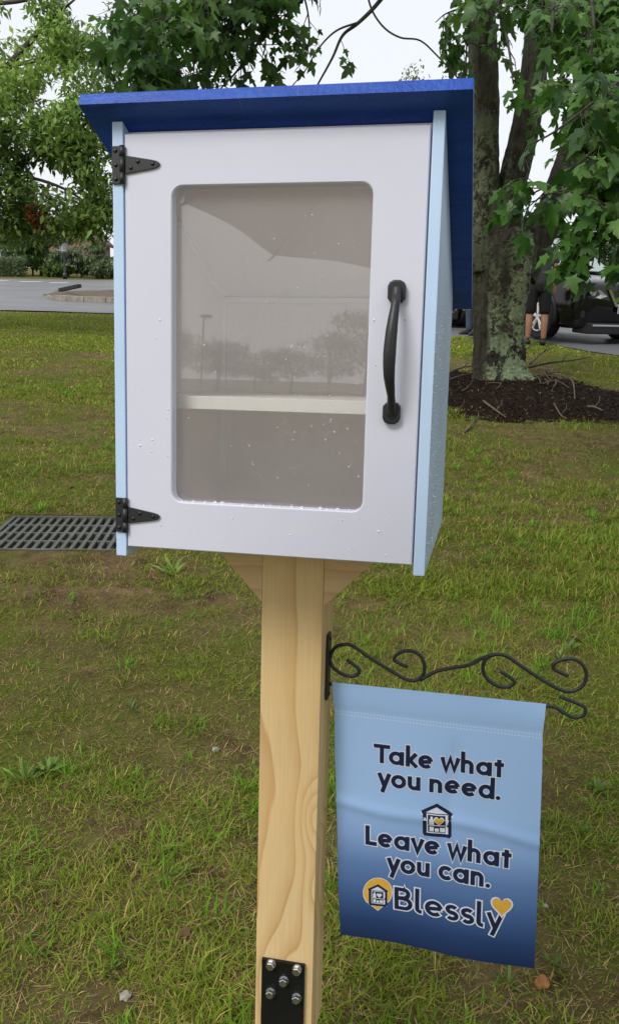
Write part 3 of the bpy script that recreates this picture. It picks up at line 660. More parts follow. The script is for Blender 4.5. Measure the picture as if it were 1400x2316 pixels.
def flag_mat():
    t = NT('printed_flag_cloth'); uv = t.n('UVMap'); uv.uv_map = 'print'; sp = t.n('SeparateXYZ'); t.l(uv.outputs[0], sp.inputs[0]); v = sp.outputs[1]; u = sp.outputs[0]
    c = t.ramp(v, [(0, (.36, .55, .85)), (.45, (.345, .53, .83)), (.58, (.25, .41, .70)), (.70, (.12, .22, .45)), (.82, (.055, .12, .285)), (.92, (.020, .052, .15)), (1, (.009, .026, .085))])
    st = None
    for v0 in (.118, .131):
        line = t.math('LESS_THAN', t.math('ABSOLUTE', t.math('SUBTRACT', v, v0)), .0022)
        dash = t.math('LESS_THAN', t.math('FRACT', t.math('MULTIPLY', u, 62)), .5); q = t.math('MULTIPLY', line, dash); st = q if st is None else t.math('MAXIMUM', st, q)
    c = t.mix(t.math('MULTIPLY', st, .55), c, (.72, .80, .92))
    co = t.co(); w1 = t.noise(t.map(co, (1, 1, .06)), 900, 2); w2 = t.noise(t.map(co, (.06, 1, 1)), 900, 2)
    wv = t.math('ADD', w1, w2); t.set(c, .75, .2); t.bump(t.math('ADD', wv, t.math('MULTIPLY', st, -1.5)), .12, .0008); return t.m
M_FLAG = flag_mat()
OFL = np.array([*(flag_xyz(.5, 0.)[[0]]), YF, float(flag_xyz(.5, 0.)[2])])
flag = empty('garden_flag', MB@Matrix.Translation(Vector([float(c) for c in OFL])))
tag(flag, 'blue gradient cloth garden flag printed with lettering, hanging from the scroll bracket', 'flag')
nu, nv = 72, 96; U, Vv = np.meshgrid(np.linspace(0, 1, nu), np.linspace(0, 1, nv)); g = np.arange(nu*nv).reshape(nv, nu)
Vf = flag_xyz(U.ravel(), Vv.ravel())-OFL; Fq = np.stack([g[:-1, :-1], g[1:, :-1], g[1:, 1:], g[:-1, 1:]], -1).reshape(-1, 4)
me = np_mesh('cloth', Vf, Fq, M_FLAG, smooth=True); uvl = me.uv_layers.new(name='print'); li = Fq.ravel()
uvl.data.foreach_set('uv', np.stack([U.ravel()[li], Vv.ravel()[li]], 1).astype(np.float32).ravel())
cloth = link(bpy.data.objects.new('cloth', me), flag)
slv = cloth.copy(); 
ys = MBuf(); tt = np.linspace(0, 1, 60)       # the pocket's back layer round the rod
Vp = []; 
for v_, oy in ((0., 0.), (.004, -.0045), (.03, -.0075), (.075, -.0062), (.118, -.0012)):
    p = flag_xyz(tt, np.full(60, v_)); p[:, 1] -= oy; Vp.append(p-OFL)
bk = link(bpy.data.objects.new('rod_pocket', np_mesh('rod_pocket', np.concatenate(Vp), np.array([(k*60+i, k*60+i+1, (k+1)*60+i+1, (k+1)*60+i) for k in range(4) for i in range(59)]), M_FLAG, smooth=True)), flag)
uvl = bk.data.uv_layers.new(name='print')
# ---- lettering, drawn as strokes laid on the cloth
M_NAVY = plain('navy_print', (.006, .012, .045), (.009, .017, .058), 300, .7, .0)
M_WPRT = plain('white_print', (.62, .68, .78), (.70, .75, .83), 300, .7, .0)
M_GOLD = plain('gold_print', (.68, .37, .045), (.76, .43, .06), 60, .7, .0)
def arc(cx, cy, r, a0, a1, n=18, ry=None): return [(cx+r*math.cos(rad(a0+(a1-a0)*i/n)), cy+(ry or r)*math.sin(rad(a0+(a1-a0)*i/n))) for i in range(n+1)]
def glyphs(w, xh):
    r = xh/2-w/2; c = w/2; m = xh/2; bw_ = 2*r+w; asc = 1.12-0
    O = arc(c+r, m, r, 0, 360, 28); st = lambda x, a, b: [(x, a), (x, b)]
    G_ = {}
    G_['T'] = ([[(0, 1-c), (.80, 1-c)], st(.40, 0, 1-c)], .74)
    G_['a'] = ([O, st(bw_-c+.02, 0, xh+.01)], bw_+.10); G_['d'] = ([O, st(bw_-c+.02, 0, asc)], bw_+.10)
    G_['o'] = ([O], bw_+.07)
    G_['e'] = ([arc(c+r, m, r, 8, 318, 26), [(c+.02, m-.035), (c+2*r, m+.035)]], bw_+.06)
    G_['c'] = ([arc(c+r, m, r, 42, 318, 22)], bw_-.04)
    G_['k'] = ([st(c, 0, asc), [(c+.04, .26), (.50, xh)], [(.22, .33), (.54, 0)]], .60)
    G_['w'] = ([[(.06, xh), (.255, 0.04), (.445, xh*.92), (.635, .04), (.83, xh)]], .94); G_['v'] = ([[(.06, xh), (.30, .04), (.54, xh)]], .63)
    rn = .20; G_['n'] = ([st(c, 0, xh), arc(c+rn, xh-c-rn, rn, 180, 0, 14)+[(c+2*rn, 0)]], 2*rn+w+.11); G_['h'] = ([st(c, 0, asc), arc(c+rn, xh-c-rn, rn, 180, 0, 14)+[(c+2*rn, 0)]], 2*rn+w+.11)
    G_['u'] = ([[(c, xh)]+arc(c+rn, c+rn, rn, 180, 360, 14)+[(c+2*rn, xh)], st(c+2*rn, 0, xh)], 2*rn+w+.11)
    G_['t'] = ([st(.25, 0, .92), [(.03, xh-.06), (.47, xh-.06)]], .50)
    G_['y'] = ([[(.06, xh), (.30, .06)], [(.55, xh), (.20, -.30)]], .63)
    G_['L'] = ([st(c, 0, 1.0), [(c, c), (.55, c)]], .60); G_['.'] = ([[(c*.85, c*.99), (c*.85+.003, c*.99)]], .24)
    G_['B'] = ([st(c, 0, 1), [(c, 1-c), (.34, 1-c)]+arc(.34, .76-c*.3, .24-c*.7, 90, -90, 12)+[(c, .52)], [(c, .52), (.38, .52)]+arc(.38, .26+c*.5, .26-c*.5, 90, -90, 12)+[(c, c)]], .75)
    G_['l'] = ([[(c, 1.08)]+arc(c+.12, .12+c*.9, .12, 180, 275, 8)+[(c+.17, c*.9)]], .34)
    rs_ = (xh-w)/4+.004; sx = c+rs_*1.25
    G_['s'] = ([arc(sx, xh-c-rs_, rs_*1.25, 35, 270, 14, rs_)+arc(sx, c+rs_, rs_*1.25, 90, -145, 14, rs_)], 2*sx+.05)
    G_[' '] = ([], .30); return G_
LAY = [0]
def stroke_poly(P, hw, ext):
    P = np.array(P, float)
    if ext:
        d0 = P[0]-P[1]; d1 = P[-1]-P[-2]; P[0] = P[0]+d0/max(np.linalg.norm(d0), 1e-9)*ext; P[-1] = P[-1]+d1/max(np.linalg.norm(d1), 1e-9)*ext
    n = len(P); Lf = []; Rt = []
    for i in range(n):
        a = P[i]-P[i-1] if i else P[1]-P[0]; b = P[i+1]-P[i] if i < n-1 else P[-1]-P[-2]
        a = a/max(np.linalg.norm(a), 1e-9); b = b/max(np.linalg.norm(b), 1e-9); na_ = np.array([-a[1], a[0]]); nb_ = np.array([-b[1], b[0]]); m = na_+nb_; m = m/max(np.linalg.norm(m), 1e-6); k = 1/max(.45, m@na_)
        Lf.append(P[i]+m*hw*k); Rt.append(P[i]-m*hw*k)
    return Lf, Rt
class Print:                                  # collects flat shapes in flag (u, v) and lays them on the cloth
    def __init__(s): s.V = []; s.F = []
    def quadstrip(s, Lf, Rt, off):
        # subdivide long straight runs so that the print follows the cloth
        Lf = [np.array(a) for a in Lf]; Rt = [np.array(a) for a in Rt]; A = [Lf[0]]; B = [Rt[0]]
        for i in range(1, len(Lf)):
            k = max(1, int(np.linalg.norm((Lf[i]-Lf[i-1])*[FWD, FHT])/.006))
            for j in range(1, k+1): A.append(Lf[i-1]+(Lf[i]-Lf[i-1])*j/k); B.append(Rt[i-1]+(Rt[i]-Rt[i-1])*j/k)
        o = len(s.V); n = len(A); pts = np.array(A+B); xyz = flag_xyz(pts[:, 0], pts[:, 1], off)-OFL; s.V.extend(map(tuple, xyz))
        for i in range(n-1): s.F.append((o+i, o+i+1, o+n+i+1, o+n+i))
    def fan(s, P, off):
        P = np.array(P); Q_ = []
        for i in range(len(P)):
            a, b = P[i], P[(i+1) % len(P)]; k = max(1, int(np.linalg.norm((b-a)*[FWD, FHT])/.004)); Q_ += [a+(b-a)*j/k for j in range(k)]
        P = np.array(Q_); c = (P.min(0)+P.max(0))/2; n = len(P); R_ = 6; o = len(s.V)
        pts = np.vstack([c+(P-c)*(1-r/R_) for r in range(R_)]+[c[None]]); s.V.extend(map(tuple, flag_xyz(pts[:, 0], pts[:, 1], off)-OFL))
        for r in range(R_-1):
            for i in range(n): s.F.append((o+r*n+i, o+r*n+(i+1) % n, o+(r+1)*n+(i+1) % n, o+(r+1)*n+i))
        for i in range(n): s.F.append((o+(R_-1)*n+i, o+(R_-1)*n+(i+1) % n, o+R_*n))
    def obj(s, name, m): return mk(name, s.V, s.F, m, cloth)
def text_line(txt, p0, p1, cap_px, w, xh, ol, name, base_off=.00035, track=0.):
    """baseline from photo pixel p0 to p1; cap height in photo pixels"""
    a = flag_uv(*p0); b = flag_uv(*p1); mid = ((p0[0]+p1[0])/2, (p0[1]+p1[1])/2)
    top = flag_uv(mid[0]+cap_px*.02, mid[1]-cap_px); up = top-flag_uv(*mid); gl = glyphs(w, xh); adv = 0; st = []; pens = []
    for ch in txt:
        g_, ad = gl[ch]; pens.append(adv)
        for P in g_: st.append((ch, [(x+adv, y) for x, y in P]))
        adv += ad+track
    tot = max(x for _, P in st for x, _ in P)+w*.4
    ex = (b-a)/tot
    def tuv(P): P = np.array(P); return a[None]+P[:, :1]*ex[None]+P[:, 1:]*up[None]
    for m, extra, off, nm in ((M_WPRT, ol, base_off, name+'_outline'), (M_NAVY, 0, base_off+.0004, name)):
        pr = Print()
        for i, (ch, P) in enumerate(st):
            if ch == '.':
                pr.fan(tuv(arc(P[0][0], P[0][1], w*.52+extra, 0, 360, 14)[:-1]), off+i*4e-6); continue
            Lf, Rt = stroke_poly(P, w/2+extra, extra if extra else 0); pr.quadstrip(tuv(Lf), tuv(Rt), off+i*4e-6)
        pr.obj(nm, m)
def cr(x, y): return (780+x/3.3333, 1660+y/3.3333)
text_line('Take what', cr(215, 216), cr(1207, 331), 43, .205, .72, .045, 'lettering')
text_line('you need.', cr(247, 396), cr(1166, 497), 43, .205, .72, .045, 'lettering')
text_line('Leave what', cr(154, 832), cr(1262, 1002), 43, .205, .72, .055, 'lettering')
text_line('you can.', cr(318, 1032), cr(1088, 1140), 43, .205, .72, .055, 'lettering')
text_line('Blessly', cr(374, 1312), cr(1190, 1448), 50, .16, .68, .055, 'wordmark', track=.03)
def pxpoly(P): return [flag_uv(*cr(*p)) for p in P]
def heart(cx, cy, s, tilt=.13):
    P = []
    for i in range(28):
        q = 2*math.pi*i/28; x = 16*math.sin(q)**3/16; y = -(13*math.cos(q)-5*math.cos(2*q)-2*math.cos(3*q)-math.cos(4*q))/16
        P.append((cx+s*x, cy+s*y+tilt*s*x))
    return P
def shape(name, m, polys, off):
    pr = Print()
    for i, P in enumerate(polys): pr.fan(pxpoly(P), off+i*6e-6)
    pr.obj(name, m)
def lines(name, m, segs, wpx, off):
    pr = Print()
    for i, P in enumerate(segs):
        Lf, Rt = stroke_poly(P, wpx/2, 0); pr.quadstrip(pxpoly(Lf), pxpoly(Rt), off+i*6e-6)
    pr.obj(name, m)
def house(ox, oy, s, gold, sh=.13):
    def q(x, y): return (ox+s*x, oy+s*y+s*x*sh)
    def Q(L): return [q(*p) for p in L]
    shape('house_emblem', M_WPRT, [Q([(-118, -52), (-2, -120), (6, -120), (122, -52), (122, -30), (108, -30), (108, 132), (-104, 132), (-104, -30), (-118, -30)])], .00040)
    lines('house_emblem', M_NAVY, [Q([(-112, -44), (2, -108), (116, -44)]), Q([(-92, -50), (-92, 118)]), Q([(98, -50), (98, 118)]), Q([(-98, 118), (104, 118)])], 25*s, .00062)
    shape('house_emblem', M_NAVY, [Q([(-66, -34), (66, -34), (66, 98), (-66, 98)])], .00060)
    lines('house_emblem', M_NAVY, [Q([(-80, -44), (84, -44)]), Q([(-78, -40), (-78, 104)]), Q([(-98, -20), (-98, 5)]), Q([(-98, 60), (-98, 85)])], 6*s, .00066)
    shape('house_emblem', M_WPRT, [Q([(-56, 38), (-56, 0), (-46, -10), (-46, -24), (-28, -24), (-28, -10), (-20, 0), (-20, 38)]), Q([(-54, 56), (-22, 56), (-22, 92), (-54, 92)]), Q([(-14, 66), (16, 66), (16, 92), (-14, 92)]), Q([(24, 60), (62, 60), (62, 92), (24, 92)]), Q([(-62, 40), (62, 40), (62, 47), (-62, 47)])], .00072)
    shape('house_emblem', M_NAVY, [Q(arc(84, 42, 10, 0, 360, 12)[:-1])], .00074)
    h = q(18, 5)
    shape('heart_emblem', M_WPRT, [heart(h[0], h[1], s*(39 if gold else 30), sh)], .00076)
    if gold: shape('heart_emblem', M_GOLD, [heart(h[0], h[1], s*32, sh)], .00082)
house(690, 648, 1.0, True)
# map pin with the small house, and the gold heart
pin = arc(248, 1190, 106, -218, 38, 26, 106); pinw = [(x, y) for x, y in pin]+[(250, 1322)]
shape('pin_emblem', M_WPRT, [[(248+(x-248)*1.05, 1195+(y-1195)*1.04) for x, y in pinw]], .00034)
shape('pin_emblem', M_GOLD, [pinw], .00038)
def small_house(): house(248, 1206, .64, False)
small_house()
shape('heart_emblem', M_WPRT, [heart(1180, 1272, 86)], .00090); shape('heart_emblem', M_GOLD, [heart(1180, 1271, 72)], .00096)
# ------------------------------------------------------------------ leaves and bark
def bark_mat(name, dark, mid, lich, amount):
    t = NT(name); v = t.co(); a = t.noise(t.map(v, (1, 1, .35)), 14, 6, .7, .6); b = t.noise(v, 4.2, 6, .68, .5); c = t.noise(v, 26, 6, .75); h = t.n('SeparateXYZ'); t.l(v, h.inputs[0])
    base = t.mix(t.mr(a, .35, .65), dark, mid)
    side = t.mr(t.noise(t.map(v, (1, 1, .18)), 2.6, 3, .5), .40, .56)
    lf = t.math('MULTIPLY', t.mr(t.math('ADD', t.math('MULTIPLY', b, .62), t.math('MULTIPLY', c, .38)), .478, .512), side)
    low = t.mr(h.outputs[2], .2, 3.2, 1., .25); lf = t.math('MULTIPLY', lf, t.math('MULTIPLY', low, amount), clamp=True)
    lc = t.mix(t.mr(c, .35, .65), tuple(x*.5 for x in lich), tuple(x*1.2 for x in lich)); t.set(t.mix(lf, base, lc), .85, .25)
    t.bump(t.math('ADD', a, t.math('MULTIPLY', c, .5)), .9, .03); return t.m
M_BARK = bark_mat('lichened_bark', (.013, .012, .008), (.062, .057, .038), (.25, .32, .18), 1.0)
M_TWIG = plain('twig_bark', (.030, .026, .022), (.075, .065, .055), 30, .8, .3)
M_DEADW = plain('dead_wood', (.06, .045, .032), (.17, .13, .09), 25, .85, .4)
M_LEAF = tint_mat('broad_leaves', .42, .42, .4)
def leaf_obj_mat():
    t = NT('single_leaf'); oi = t.n('ObjectInfo'); v = t.co(); n_ = t.noise(v, 6, 3)
    c = t.ramp(oi.outputs['Random'], [(0, (.032, .09, .016)), (.5, (.058, .16, .023)), (.85, (.09, .225, .032)), (1, (.14, .28, .04))])
    c = t.mix(t.math('MULTIPLY', n_, .3), c, (.02, .05, .012)); t.set(c, .38, .4); tr = t.n('BsdfTranslucent'); t.l(c, tr.inputs[0]); ms = t.n('MixShader'); ms.inputs[0].default_value = .42
    t.l(t.p.outputs[0], ms.inputs[1]); t.l(tr.outputs[0], ms.inputs[2]); t.l(ms.outputs[0], t.out.inputs['Surface']); return t.m
M_LEAF1 = leaf_obj_mat()
def maple(half, bend):
    R_ = half; P = list(R_)+[(-x, y) for x, y in R_[-2:0:-1]]
    V = [(0, .30)]+P; V = np.array([(x, y, -.30*y*y*bend+.22*abs(x)-.5*x*x*bend) for x, y in V]); n = len(P)
    return V, np.array([(0, 1+i, 1+(i+1) % n) for i in range(n)])
HALF_LO = [(0, 0), (.34, -.05), (.26, .13), (.58, .43), (.20, .46), (.21, .70), (0, 1.)]
HALF_HI = [(0, 0), (.18, -.06), (.36, -.05), (.30, .05), (.26, .14), (.41, .19), (.46, .30), (.61, .44), (.45, .45), (.36, .53), (.19, .46), (.25, .62), (.17, .71), (.14, .80), (0, 1.)]
SMALL_V = np.array([(0, 0, 0), (.22, .4, .06), (0, 1, -.12), (-.22, .4, .06), (0, .45, 0)]); SMALL_F = np.array([(0, 1, 4), (1, 2, 4), (2, 3, 4), (3, 0, 4)])
def norm(a): return a/(np.linalg.norm(a, axis=-1, keepdims=True)+1e-9)
def leaf_frames(P, Yd, N_):
    Y_ = norm(Yd); X_ = norm(np.cross(Y_, N_)); Z_ = np.cross(X_, Y_); return X_, Y_, Z_
def leaf_cloud(TV, TF, P, X_, Y_, Z_, S):
    V = P[:, None]+S[:, None, None]*(TV[None, :, :1]*X_[:, None]+TV[None, :, 1:2]*Y_[:, None]+TV[None, :, 2:]*Z_[:, None])
    k = len(TV); Fc = (np.arange(len(P))[:, None, None]*k+TF[None]).reshape(-1, 3); return V.reshape(-1, 3), Fc
def rnd(n): return norm(RNG.normal(0, 1, (n, 3)))
def keep_p(u, v):
    """how much of the maple's twigs remain: open sky, the bare stems and the view to the cars stay clear"""
    k = np.ones_like(np.asarray(u, float))
    def z(c, f): k[c] = np.minimum(k[c], f)
    z((u > 745) & (u < 985) & (v > -10) & (v < 260), .10); z((v > 690) & (u > 1000), 0); z((u > 1120) & (u < 1238) & (v > 545), 0); z(u < 215, .12); z((u > 640) & (u < 750) & (v > -10), .6)
    z((u > 1235) & (u < 1345) & (v > 652), 0); z((u > 1065) & (u < 1215) & (v > 40) & (v < 450), .16); z((u > 1215) & (u < 1275) & (v > 120) & (v < 430), .45)
    z((u > 1318) & (u < 1385) & (v > 545), .06); z((u > 1290) & (v > 575), .5); z((u > 1020) & (u < 1235) & (v > 440) & (v < 640), .5); z((u > 1000) & (u < 1068) & (v > 200), .1); z((u > 1235) & (u < 1300) & (v > 420) & (v < 560), .9)
    return k
def grow(limbs, twig_len, leaves_per, leaf_s, droop=.5, spread=1., min_t=.15, density=7.):
    """limbs: list of (points, r0, r1, leafiness). returns twig tubes and leaf arrays"""
    tw = MBuf(); P = []; Yd = []; N_ = []; S = []
    for pts, r0, r1, leafy in limbs:
        C = catmull(pts, 6); seg = np.linalg.norm(np.diff(C, axis=0), axis=1); L = seg.sum(); cum = np.concatenate([[0], np.cumsum(seg)])
        tw.add(*tube(C, np.linspace(r0, r1, len(C)), 7))
        for _ in range(int(L*density*leafy)):
            s = L*random.uniform(min_t, 1.); i = min(len(seg)-1, int(np.searchsorted(cum, s))-1); i = max(0, i); p = C[i]+(C[i+1]-C[i])*((s-cum[i])/max(seg[i], 1e-6)); t = norm(C[i+1]-C[i])
            d = norm(np.array([random.gauss(0, 1), random.gauss(0, 1), random.gauss(0, .55)])*spread+t*.7); tl = random.uniform(*twig_len); n_ = 5; Q_ = [p]; dd = d.copy()
            for k in range(n_): dd = norm(dd+np.array([random.gauss(0, .18), random.gauss(0, .18), random.gauss(0, .15)-droop*.22])); Q_.append(Q_[-1]+dd*tl/n_)
            Q_ = np.array(Q_); qu, qv, _z = proj(Q_[[1, 3, 5]])
            if random.random() > float(np.min(keep_p(qu, qv))): continue
            tw.add(*tube(Q_, np.linspace(.0045, .0015, n_+1), 4, False)); m = random.randint(*leaves_per)
            for j in range(m):
                f = .25+.75*(j+random.random()*.6)/m; f = min(.999, f)*n_; i2 = int(f); b = Q_[i2]+(Q_[i2+1]-Q_[i2])*(f-i2); tt = norm(Q_[i2+1]-Q_[i2])
                sd2 = norm(np.cross(tt, [0, 0, 1.])+1e-6)*(1 if j % 2 else -1); y = norm(tt*.5+sd2*random.uniform(.4, 1.)+np.array([0, 0, -random.uniform(.15, 1.0)*droop*1.6])+np.array([random.gauss(0, .25) for _ in range(3)]))
                P.append(b+y*random.uniform(.02, .05)); Yd.append(y); N_.append(norm(np.array([random.gauss(0, .75), random.gauss(0, .75)-.15, 1.]))); S.append(random.uniform(*leaf_s))
    return tw, np.array(P), np.array(Yd), np.array(N_), np.array(S)
def proj(P): d = np.asarray(P)-EYE; z = d@WF; return 700+F*(d@WR)/z, 1158-F*(d@WU)/z, z
def palette(n, cols, pos, scale, jit=.35, amp=.5):
    cols = np.array(cols); s = np.clip(RNG.random(n)*(1-amp)+amp*(np.sin(pos[:, 0]*scale)*np.sin(pos[:, 1]*scale*1.3+1)*np.sin(pos[:, 2]*scale*1.1+2)*.9+.5), 0, .999)*(len(cols)-1)
    i = s.astype(int); f = (s-i)[:, None]; c = cols[i]*(1-f)+cols[np.minimum(i+1, len(cols)-1)]*f; return c*(1+RNG.uniform(-jit, jit, (n, 1)))

# ------------------------------------------------------------------ the maple
TB_ = G(1128, 864); tD = TB_[1]
def stem(L, dz=0): return [W(u, v, tD+dd) for u, v, dd in L]
maple_t = empty('maple_tree', loc=TB_); tag(maple_t, 'multi-stemmed maple tree with lichen covered trunk in the mulch bed', 'tree'); om = np.array(maple_t.location)
tk = MBuf()
def trunk_tube(L, seed, n=56, k=22):
    n = max(n, 40)
    C = catmull([np.append(W(u, v, tD+dd), r*tD/F) for u, v, r, dd in L], k); P = C[:, :3]; R_ = C[:, 3]
    V, Fc = tube(P, R_, n); m = len(P)
    for i in range(m):
        for j in range(n):
            q = i*n+j; a = 2*math.pi*j/n; k_ = 1+.10*math.sin(3*a+seed+i*.022)+.06*math.sin(5*a+seed*2+i*.05)+.10*(float(vnoise(math.cos(a)*5+seed*3, math.sin(a)*5+i*.06, .55, seed))-.5)+.07*(float(vnoise(math.cos(a)*9+seed, math.sin(a)*9+i*.22, .5, seed+4))-.5)
            V[q] = P[i]+(V[q]-P[i])*k_
    tk.add(V, Fc)
trunk_tube([(1130, 884, 92, 0), (1129, 866, 74, 0), (1128, 838, 57, 0), (1128, 790, 52, 0), (1130, 710, 53, 0), (1137, 630, 60, .0), (1142, 560, 64, .02), (1138, 520, 46, .02)], 1)
trunk_tube([(1112, 610, 40, 0), (1104, 540, 36, 0), (1101, 460, 29, 0), (1099, 360, 28, 0), (1097, 220, 29, -.1), (1090, 60, 27, -.2), (1080, -120, 22, -.4), (1060, -320, 16, -.7)], 2, 18)
trunk_tube([(1140, 600, 44, .05), (1143, 520, 40, .05), (1153, 440, 31, .05), (1180, 330, 28, .05), (1203, 190, 27, .1), (1217, 40, 25, .2), (1228, -150, 20, .3), (1240, -340, 15, .3)], 3, 18)
trunk_tube([(1168, 620, 42, .2), (1200, 550, 38, .3), (1236, 490, 32, .4), (1268, 400, 27, .5), (1296, 310, 23, .6), (1328, 170, 20, .7), (1352, 20, 18, .8), (1375, -160, 14, 1.)], 4, 18)
tk.obj('trunk', M_BARK, maple_t, True, om)
A = lambda L: [W(u, v, D) for u, v, D in L]
limbs = [  # (points, r0, r1, leafiness)
 (A([(1085, -260, 9.7), (960, -190, 8.9), (790, -120, 8.2), (600, -60, 7.7), (450, 0, 7.4), (330, 40, 7.2), (255, 70, 7.1)]), .05, .008, 1.5),
 (A([(700, -110, 8.0), (640, -30, 7.8), (600, 70, 7.7), (545, 150, 7.6), (500, 200, 7.6)]), .02, .006, 1.0),
 (A([(960, -130, 8.6), (860, 0, 8.4), (812, 50, 8.3), (775, 80, 8.3), (752, 130, 8.2), (718, 192, 8.2)]), .022, .008, .12),
 (A([(812, 50, 8.3), (760, 70, 8.2), (720, 110, 8.1), (690, 160, 8.0), (660, 195, 8.0)]), .010, .004, .35),
 (A([(825, -40, 8.8), (840, 20, 8.8), (868, 62, 8.7), (905, 85, 8.6), (950, 92, 8.6), (990, 128, 8.6), (1036, 178, 8.6)]), .010, .007, .03),
 (A([(600, -70, 7.7), (500, 0, 7.3), (430, 70, 7.1), (380, 140, 7.0), (345, 190, 7.0)]), .018, .005, 1.5),
 (A([(560, -90, 7.4), (470, -40, 7.0), (390, 30, 6.8), (330, 110, 6.7), (300, 170, 6.7)]), .014, .004, 1.3),
 (A([(660, -80, 7.9), (690, 0, 7.9), (700, 70, 7.9), (690, 130, 7.9)]), .010, .004, .8),
 (A([(640, -90, 7.8), (560, -10, 7.6), (520, 90, 7.5), (470, 160, 7.4)]), .014, .004, 1.3),
 (A([(430, -80, 7.6), (350, -30, 7.5), (290, 30, 7.4), (260, 110, 7.3), (240, 190, 7.3)]), .012, .004, 1.0),
 (A([(1090, 40, 9.6), (1050, 20, 9.0), (1010, 30, 8.7), (985, 50, 8.5)]), .012, .004, .8),
 (A([(1095, -40, 9.5), (1060, 60, 9.1), (1052, 170, 8.9)]), .012, .006, .6),
 (A([(1085, -150, 9.4), (1100, -60, 8.2), (1130, 20, 7.4), (1150, 110, 7.0), (1160, 190, 6.9)]), .022, .005, 1.1),
 (A([(1228, -150, 9.9), (1240, -60, 8.0), (1250, 20, 7.0), (1240, 120, 6.6), (1220, 220, 6.5)]), .022, .005, 1.2),
 (A([(1228, -180, 9.9), (1310, -80, 8.0), (1340, 30, 7.0), (1330, 140, 6.5), (1310, 250, 6.3)]), .024, .005, 1.3),
 (A([(1375, -160, 10.), (1420, -20, 8.0), (1440, 120, 6.8), (1400, 240, 6.2), (1350, 330, 5.9), (1270, 400, 5.7), (1200, 440, 5.6)]), .026, .005, 2.0),
 (A([(1440, 120, 6.8), (1470, 260, 6.2), (1430, 380, 5.8), (1380, 460, 5.6), (1310, 520, 5.5), (1270, 590, 5.5)]), .016, .004, 2.6),
 (A([(1470, 260, 6.2), (1480, 400, 5.7), (1440, 500, 5.5), (1400, 560, 5.4), (1370, 640, 5.4)]), .014, .004, 2.0),
 (A([(1440, 120, 6.8), (1400, 180, 6.0), (1330, 240, 5.7), (1250, 300, 5.6), (1190, 330, 5.6)]), .014, .004, 1.0),
 (A([(1420, -20, 8.0), (1400, 60, 7.0), (1380, 170, 6.6), (1390, 300, 6.3)]), .014, .004, 1.2),
 (A([(1270, 400, 5.7), (1215, 450, 5.6), (1180, 480, 5.55)]), .005, .003, 2.2),
]
random.seed(21)
tw, LP, LY, LN, LS = grow(limbs, (.22, .55), (4, 9), (.055, .145), .55, 1., .12, 17.)
lu, lv_, lz = proj(LP)
# keep the gaps of open sky that the crown really has
gap = (keep_p(lu, lv_) <= 0)
k = ~gap; LP, LY, LN, LS = LP[k], LY[k], LN[k], LS[k]; lu, lv_, lz = lu[k], lv_[k], lz[k]
tw.obj('limbs', M_TWIG, maple_t, True, om)
X_, Y_, Z_ = leaf_frames(LP, LY, LN); vis = (lu > -40) & (lu < 1440) & (lv_ > -40) & (lv_ < 760) & ~((lu > 190) & (lu < 1068) & (lv_ > 215))
score = np.where(vis, LS/lz, 0); big = np.argsort(-score)[:285]; rest = np.ones(len(LP), bool); rest[big] = False
TVl, TFl = maple(HALF_LO, 1.); V, Fc = leaf_cloud(TVl, TFl, LP[rest]-om, X_[rest], Y_[rest], Z_[rest], LS[rest])
tc = palette(int(rest.sum()), [(.026, .068, .013), (.048, .125, .020), (.075, .18, .028), (.13, .25, .04)], LP[rest], 2.2)
left = (LP[rest][:, 0] < .9)[:, None]; tc = np.where(left, tc*np.array([.95, .90, .95]), tc)
crown = mk_np('crown', V, Fc, M_LEAF, maple_t, np.repeat(tc, len(TVl), 0)); tag(crown, kind='stuff')
lm = []
for b in (.5, 1.2, 2.3):
    TVh, TFh = maple(HALF_HI, b); lm.append(np_mesh('leaf', TVh, TFh, M_LEAF1))
for i in big:
    o = bpy.data.objects.new('leaf', lm[i % 3]); link(o, crown); s = float(LS[i]*1.12); q = LP[i]-om
    o.matrix_local = Matrix([[X_[i][r]*s, Y_[i][r]*s, Z_[i][r]*s, q[r]] for r in range(3)]+[[0, 0, 0, 1]])

# ------------------------------------------------------------------ crowns of smaller leaves
def blob_leaves(blobs, n, S, gapscale, thr=.45, flat=.5):
    """blobs: (centre, radii); leaves gather in clumps inside them"""
    w = np.array([np.prod(b[1])**.66 for b in blobs]); w /= w.sum(); P = []
    for (c, r), m in zip(blobs, (w*n).astype(int)):
        d = rnd(m)*(RNG.random((m, 1))**.38); P.append(np.asarray(c)+d*np.asarray(r))
    P = np.concatenate(P); s = gapscale
    f = .5+.25*(np.sin(P[:, 0]*s+1.7*np.sin(P[:, 2]*s*.8))+np.sin(P[:, 2]*s*1.15+1.5*np.sin(P[:, 1]*s*.9+P[:, 0]*s*.4)))+RNG.normal(0, .08, len(P))
    P = P[f > thr]; m = len(P); Yd = rnd(m)+np.array([0, 0, -.25]); N_ = rnd(m)*flat+np.array([0, 0, 1.]); return P, Yd, N_, RNG.uniform(*S, m)
def crown_obj(P, Yd, N_, S, cols, parent, off, scale=1.5, name='crown', tmod=None):
    X_, Y_, Z_ = leaf_frames(P, Yd, N_); V, Fc = leaf_cloud(SMALL_V, SMALL_F, P-off, X_, Y_, Z_, S); tc = palette(len(P), cols, P, scale)
    if tmod is not None: tc = tmod(P, tc)
    return tag(mk_np(name, V, Fc, M_LEAF, parent, np.repeat(tc, len(SMALL_V), 0)), kind='stuff')
